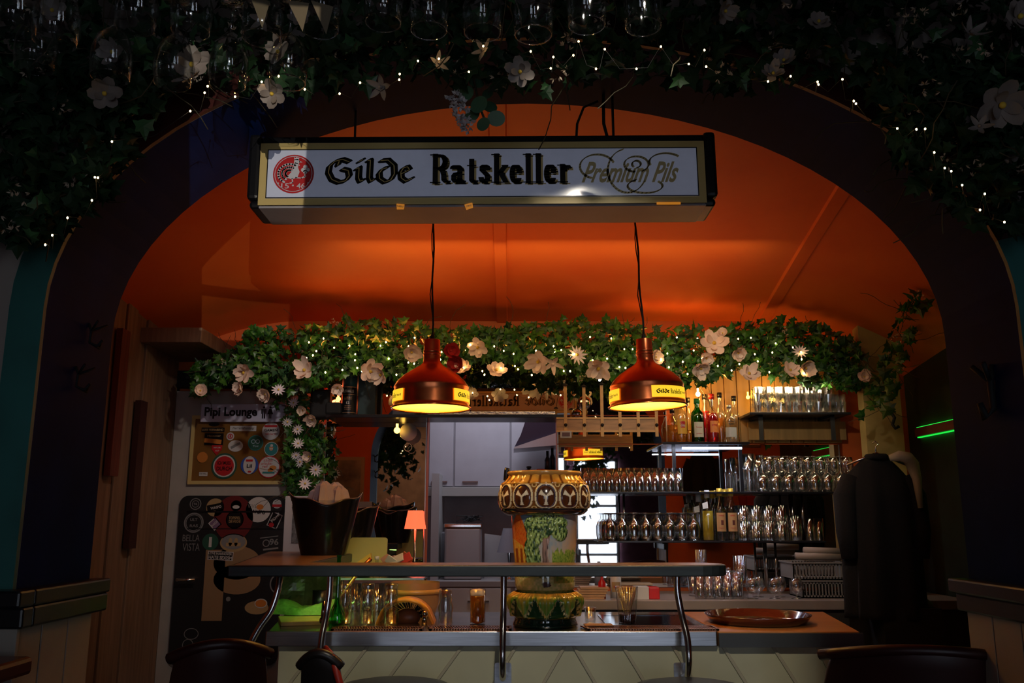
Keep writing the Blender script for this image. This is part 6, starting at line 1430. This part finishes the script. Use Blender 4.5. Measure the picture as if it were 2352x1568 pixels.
# main garland over the bar
def gt(px): return 745 + (38 if px < 560 else 0) + 12 * math.sin(px * .013) + (max(0, 560 - px) * .55) + (max(0, px - 1870) * .35)
def gbm(px): return 868 - (30 if 1040 < px < 1330 else 0) + 14 * math.sin(px * .021) + (12 if px < 760 else 0) + (14 if px < 620 else 0) + max(0, 500 - px) * .3 + (max(0, px - 1880) * .35)
def mid(r):
    px = r.uniform(445, 1985); a, b = gt(px), gbm(px); v = r.random() ** .85; Y = r.uniform(4.66, 4.86)
    return P(px, a + (b - a) * v, Y)
fl1 = []
for px, py, kd, s in ((1640, 788, 'mag', .075), (1098, 797, 'mag', .06), (1237, 830, 'mag', .07), (1375, 845, 'mag', .075), (1325, 815, 'daisy', .06), (1838, 808, 'daisy', .045), (1695, 810, 'rose', .04), (1720, 858, 'mag', .06), (1610, 845, 'rose', .05), (1622, 822, 'rose', .04), (945, 808, 'rose', .05), (850, 852, 'mag', .07), (875, 860, 'mag', .055), (700, 850, 'mag', .065), (560, 855, 'mag', .06), (460, 897, 'rose', .035), (552, 893, 'rose', .04), (610, 905, 'rose', .04), (1140, 850, 'mag', .055), (1065, 845, 'mag', .05), (1850, 845, 'rose', .05), (1048, 835, 'red', .05), (1035, 805, 'red', .045), (1270, 835, 'lily', .06), (640, 895, 'daisy', .04), (1505, 820, 'rose', .045), (1660, 765, 'rose', .03), (775, 890, 'rose', .035), (1815, 850, 'mag', .05)):
    fl1.append((P(px, py, 4.60), kd, s))
garland('ivy_garland', 'long ivy and magnolia garland with fairy lights running across the bar wall', mid, 4600, .054, [M_leaf, M_leafd], 5, 0, .05, ['mag'], M_petal, flowers=fl1, loc=tuple(P(1200, 800, 4.8)), nstem=110, ncluster=26)
# left vertical flowering column
def colp(r):
    py = r.uniform(880, 1150); px = r.uniform(655, 745) + (r.uniform(-60, 0) if py < 930 else 0); return P(px, py, r.uniform(4.88, 5.02))
fl2 = [(P(px, py, 4.84), kd, s) for px, py, kd, s in ((672, 890, 'daisy', .04), (690, 885, 'daisy', .04), (675, 925, 'daisy', .035), (718, 963, 'rose', .04), (683, 985, 'daisy', .035), (660, 968, 'daisy', .035), (685, 1018, 'daisy', .035), (710, 1048, 'rose', .035), (690, 1060, 'daisy', .035), (725, 1078, 'daisy', .04), (700, 1110, 'daisy', .04), (680, 1045, 'daisy', .03), (735, 1120, 'daisy', .035), (695, 942, 'rose', .03))]
garland('flowering_ivy_column', 'upright column of ivy and white daisies between the sticker door and the left mirror', colp, 650, .048, [M_leaf, M_leafd], 11, 0, .04, ['daisy'], M_petal, flowers=fl2, loc=tuple(P(705, 1150, 4.95)), nstem=30)
# right hanging sprig
def rsp(r):
    u = r.random(); px = 2120 - 110 * u + r.uniform(-28, 28); py = 650 + 290 * u + r.uniform(-15, 15); return P(px, py, r.uniform(4.1, 4.6))
garland('trailing_vine', 'thin leafy vine with tiny white flowers trailing down at the right of the bar', rsp, 150, .06, [M_leaf, M_leafd], 21, 0, .03, ['rose'], M_petal, loc=tuple(P(2060, 800, 4.4)), nstem=24, ncluster=10, flowers=[(P(1985, 865, 4.5), 'rose', .035)], cat='vine')
# mass of foliage over the arch
def topmass(r):
    k = r.random()
    if k < .52:
        px = r.uniform(-60, 2420); py = -60 + 250 * r.random() ** .8 - 30 * math.cos((px - 1176) / 260) * 0; return P(px, py + 20 * math.sin(px * .012), r.uniform(1.97, 2.17))
    if k < .78:
        u = r.random(); px = -60 + 540 * r.random() * (1 - .45 * u); py = 120 + 430 * u; py -= max(0, px - 100) * .72 * u; return P(px, py, r.uniform(1.97, 2.17))
    u = r.random(); px = 2420 - 460 * r.random() * (1 - .25 * u); py = 130 + 390 * u; py -= max(0, 2250 - px) * .7 * u; return P(px, py, r.uniform(1.97, 2.17))
fl3 = [(P(px, py, 1.90), kd, s) for px, py, kd, s in ((440, 150, 'mag', .045), (430, 175, 'lily', .04), (240, 215, 'mag', .04), (625, 215, 'mag', .035), (640, 120, 'mag', .035), (1195, 165, 'mag', .035), (875, 200, 'lily', .035), (1008, 145, 'lily', .03), (1775, 170, 'mag', .03), (1800, 140, 'mag', .03), (2300, 240, 'mag', .06), (1665, 25, 'mag', .03), (1880, 50, 'mag', .03), (2230, 75, 'lily', .04), (2340, 40, 'mag', .05), (260, 120, 'mag', .035), (600, 45, 'lily', .035), (120, 25, 'mag', .035), (2250, 290, 'lily', .03), (1110, 115, 'lily', .03), (690, 40, 'mag', .03))]
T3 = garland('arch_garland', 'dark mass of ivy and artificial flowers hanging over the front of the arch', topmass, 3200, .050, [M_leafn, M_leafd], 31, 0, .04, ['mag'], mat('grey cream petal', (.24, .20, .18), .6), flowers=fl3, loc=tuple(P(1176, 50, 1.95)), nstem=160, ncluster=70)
# eucalyptus and wisteria sprig above the sign
t = thing('eucalyptus_sprig', 'sprig of round eucalyptus leaves and pale hanging blossoms above the sign', 'sprig', P(1090, 200, 2.1)); L0 = P(1090, 200, 2.1); mb = MB(); r = random.Random(4)
for px, py, s in ((1070, 215, 22), (1100, 240, 24), (1125, 245, 20), (1140, 272, 22), (1110, 285, 18), (1055, 200, 18), (1085, 262, 20), (1095, 190, 20), (1120, 215, 16)):
    c = P(px, py, 2.1 + r.uniform(-.03, .03)) - L0; rr = s * 2.1 / F; u = Vector((1, r.uniform(-.6, .6), 0)).normalized(); v = Vector((0, r.uniform(-.5, .5), 1)).normalized()
    mb.add([c] + [c + u * rr * math.cos(a * PI / 8) + v * rr * math.sin(a * PI / 8) * .9 for a in range(16)], [(0, 1 + i, 1 + (i + 1) % 16) for i in range(16)])
mb.build('round_leaves', mat('eucalyptus green', (.05, .13, .07), .5, var=.2), t); mb = MB()
for i in range(60):
    c = P(1040 + r.uniform(-16, 16) + i * .6, 215 + i * 1.4 + r.uniform(-6, 6), 2.06 + r.uniform(-.02, .02)) - L0
    for k in range(4): e = rv(r); sd = e.cross(rv(r)).normalized(); mb.add([c, c + e * .006 + sd * .004, c + e * .013, c + e * .006 - sd * .004], [(0, 1, 2, 3)])
o = mb.build('hanging_blossoms', mat('wisteria pale', (.45, .45, .5), .6), t); o['kind'] = 'stuff'
MB().tube([P(1090, 130, 2.12) - L0, P(1088, 180, 2.1) - L0, P(1100, 240, 2.1) - L0, P(1115, 280, 2.1) - L0], .003, 6).build('twig', M_stem, t)
# room plant seen in mirror
def rp(r): return Vector((.95 + r.gauss(0, .12), -.4 + r.gauss(0, .1), 2.05 + r.gauss(0, .28)))
garland('hanging_plant', 'bushy hanging plant behind the camera, seen in the right mirror', rp, 350, .09, [M_leaf, M_leafd], 41, 0, .04, ['mag'], M_petal, loc=(.95, -.4, 2.6), nstem=10, cat='plant')
def rp2(r): return Vector((-1.45 + r.gauss(0, .16), -.4 + r.gauss(0, .1), 2.15 + r.gauss(0, .18)))
garland('hanging_plant', 'bushy dark hanging plant behind the camera, seen in the left mirror', rp2, 350, .09, [M_leafd, M_leaf], 43, 0, .04, ['mag'], M_petal, loc=(-1.45, -.4, 2.6), nstem=10, cat='plant')

# ================================================================== FAIRY LIGHTS
def fairy(label, pts, rad, m_, jitter=.0):
    c = pts[len(pts) // 2]; t = thing('fairy_light_string', label, 'fairy lights', c); mb = MB()
    me = None
    for i, p in enumerate(pts):
        q_ = Vector(p) - Vector(c)
        if me is None:
            o = MB().ball((0, 0, 0), rad, 8, 6, (1, 1, 1.3)).build('bulb', m_, t, loc=q_); me = o
        else: d = me.copy(); COL.objects.link(d); d.parent = t; d.location = q_
    pp = []
    for i in range(len(pts) - 1):
        a, b = Vector(pts[i]) - Vector(c), Vector(pts[i + 1]) - Vector(c); pp += [a + Vector((0, .004, .004)), (a + b) / 2 + Vector((0, .02, -.015))]
    mb.tube(pp + [Vector(pts[-1]) - Vector(c)], .0007, 4); mb.build('wire', M_blackm, t)
r = random.Random(77)
def fl_pts(p0, p1, n, ya, yb): return [P(p0 + (p1 - p0) * i / n + r.uniform(-16, 16), r.uniform(ya, yb), r.uniform(4.58, 4.66)) for i in range(n)]
fairy('string of warm fairy lights in the bar garland, upper run', fl_pts(700, 1880, 36, 772, 815), .0036, M_fairy)
fairy('string of warm fairy lights in the bar garland, lower run', fl_pts(700, 1870, 58, 805, 862), .0040, M_fairy)
ap_ = [(104, 562), (120, 540), (155, 500), (211, 460), (218, 407), (225, 408), (257, 325), (437, 255), (470, 213), (477, 198), (540, 222), (601, 188), (640, 175), (700, 205), (780, 215), (827, 190), (917, 183), (918, 170), (960, 140), (1008, 135), (1077, 165), (1110, 106), (1219, 118), (1265, 157), (1271, 131), (1317, 127), (1329, 95), (1369, 158), (1389, 113), (1462, 158), (1518, 107), (1582, 147), (1618, 115), (1622, 153), (1764, 187), (1816, 175), (1878, 188), (1880, 194), (1935, 182), (1961, 232), (1966, 238), (2061, 295), (2105, 297), (2125, 296), (2146, 350), (2170, 386), (2185, 393), (2210, 425), (2251, 482), (2262, 445), (2307, 510)]
fairy('string of warm fairy lights along the front edge of the arch foliage', [P(a, b, 1.88) for a, b in ap_], .0021, M_fairy)

# ================================================================== HANGING WINE GLASSES
g0 = thing('hanging_wine_glass', '', 'glass', (0, 0, 0))
HG = [(.040, 0), (.0445, .03), (.044, .06), (.034, .095), (.012, .118), (.0045, .126)]
MB().lathe([(.0385, .0)] + [(.0385, 0)] + HG[:] , 28).lathe([(r_ - .0015, z) for r_, z in HG[:-1]] + [(.0005, .115)], 28).tube([(.0398 * math.cos(a * PI / 14), .0398 * math.sin(a * PI / 14), 0) for a in range(29)], .0014, 6, False).build('bowl', glassm('hanging glass', base=0.06), g0)
MB().tube([(0, 0, .122), (0, 0, .2)], .004, 8).build('stem', M_glassk, g0); MB().lathe([(.0005, .198), (.008, .199), (.034, .206), (.034, .208), (.0005, .208)], 24).build('foot', M_glassk, g0)
hgp = [(30, 70, 1.55), (125, 97, 1.55), (310, 62, 1.85), (437, 72, 1.85), (600, 88, 1.85), (735, 68, 1.95), (880, 52, 2.0), (985, 70, 1.95), (1108, 75, 1.9), (1225, 80, 1.85), (1348, 58, 1.9), (1478, 62, 2.0), (660, 190, 2.1), (522, 195, 2.1), (395, 192, 2.1), (252, 178, 1.95), (78, 155, 2.0)]
hlab = ['farthest left hanging wine glass, large at the top left corner', 'second hanging wine glass from the top left corner', 'third hanging wine glass in the upper row from the left, above a lower one', 'hanging wine glass showing a pale flower through its bowl', 'hanging wine glass with bright rim left of the triangular pennants', 'hanging wine glass just right of the triangular pennants', 'hanging wine glass in the upper row above the rooster emblem side of the sign', 'dim hanging wine glass above the Gilde lettering', 'hanging wine glass right above the eucalyptus sprig', 'hanging wine glass lowest in the upper row, above the Ratskeller lettering', 'hanging wine glass second from the right end of the row', 'hanging wine glass at the right end of the row', 'lower row hanging wine glass above the left part of the sign', 'lower row hanging wine glass among the lights over the blue patch', 'lower row hanging wine glass third from its right end', 'lower row hanging wine glass above a white flower at the left', 'lower row hanging wine glass at the far left']
for i, (px, py, Y) in enumerate(hgp):
    Y = 1.58 + (Y - 1.55) * .45; p = P(px, py, Y)
    if i == 0: g0.location = p; g0['label'] = hlab[0]; g0['group'] = 'hanging wine glasses'
    else: dup(g0, p, 0, hlab[i], 'hanging wine glasses')
t = thing('glass_rail', 'dark wooden rails above the arch from which the wine glasses hang', 'rail', (0, 1.9, 0)); t.location = (0, 1.9, P(900, 60, 1.75).z + .22)
mb = MB()
for y in (-.38, -.30, -.22, -.14, -.06, .02): mb.box(-1.6, y, .0, 1.6, y + .03, .02)
mb.build('rails', M_blackm, t)
for i, (px, py) in enumerate(((690, 30), (745, 35), (600, 20))):
    mb = MB(); s = .03; mb.add([(-s, 0, s), (s * .6, 0, s * .8), (s * .2, .004, -s * 1.4)], [(0, 1, 2)])
    tag(mb.build('paper_pennant', mat('buff pennant', (.16, .12, .07), .7), loc=P(px, py, 1.7), rot=(0, 0, .3 * i)), ['buff triangular paper pennant between two hanging glasses, brightest', 'buff triangular pennant right of the brightest one', 'small dim pennant left of the brightest one'][i], 'pennant')
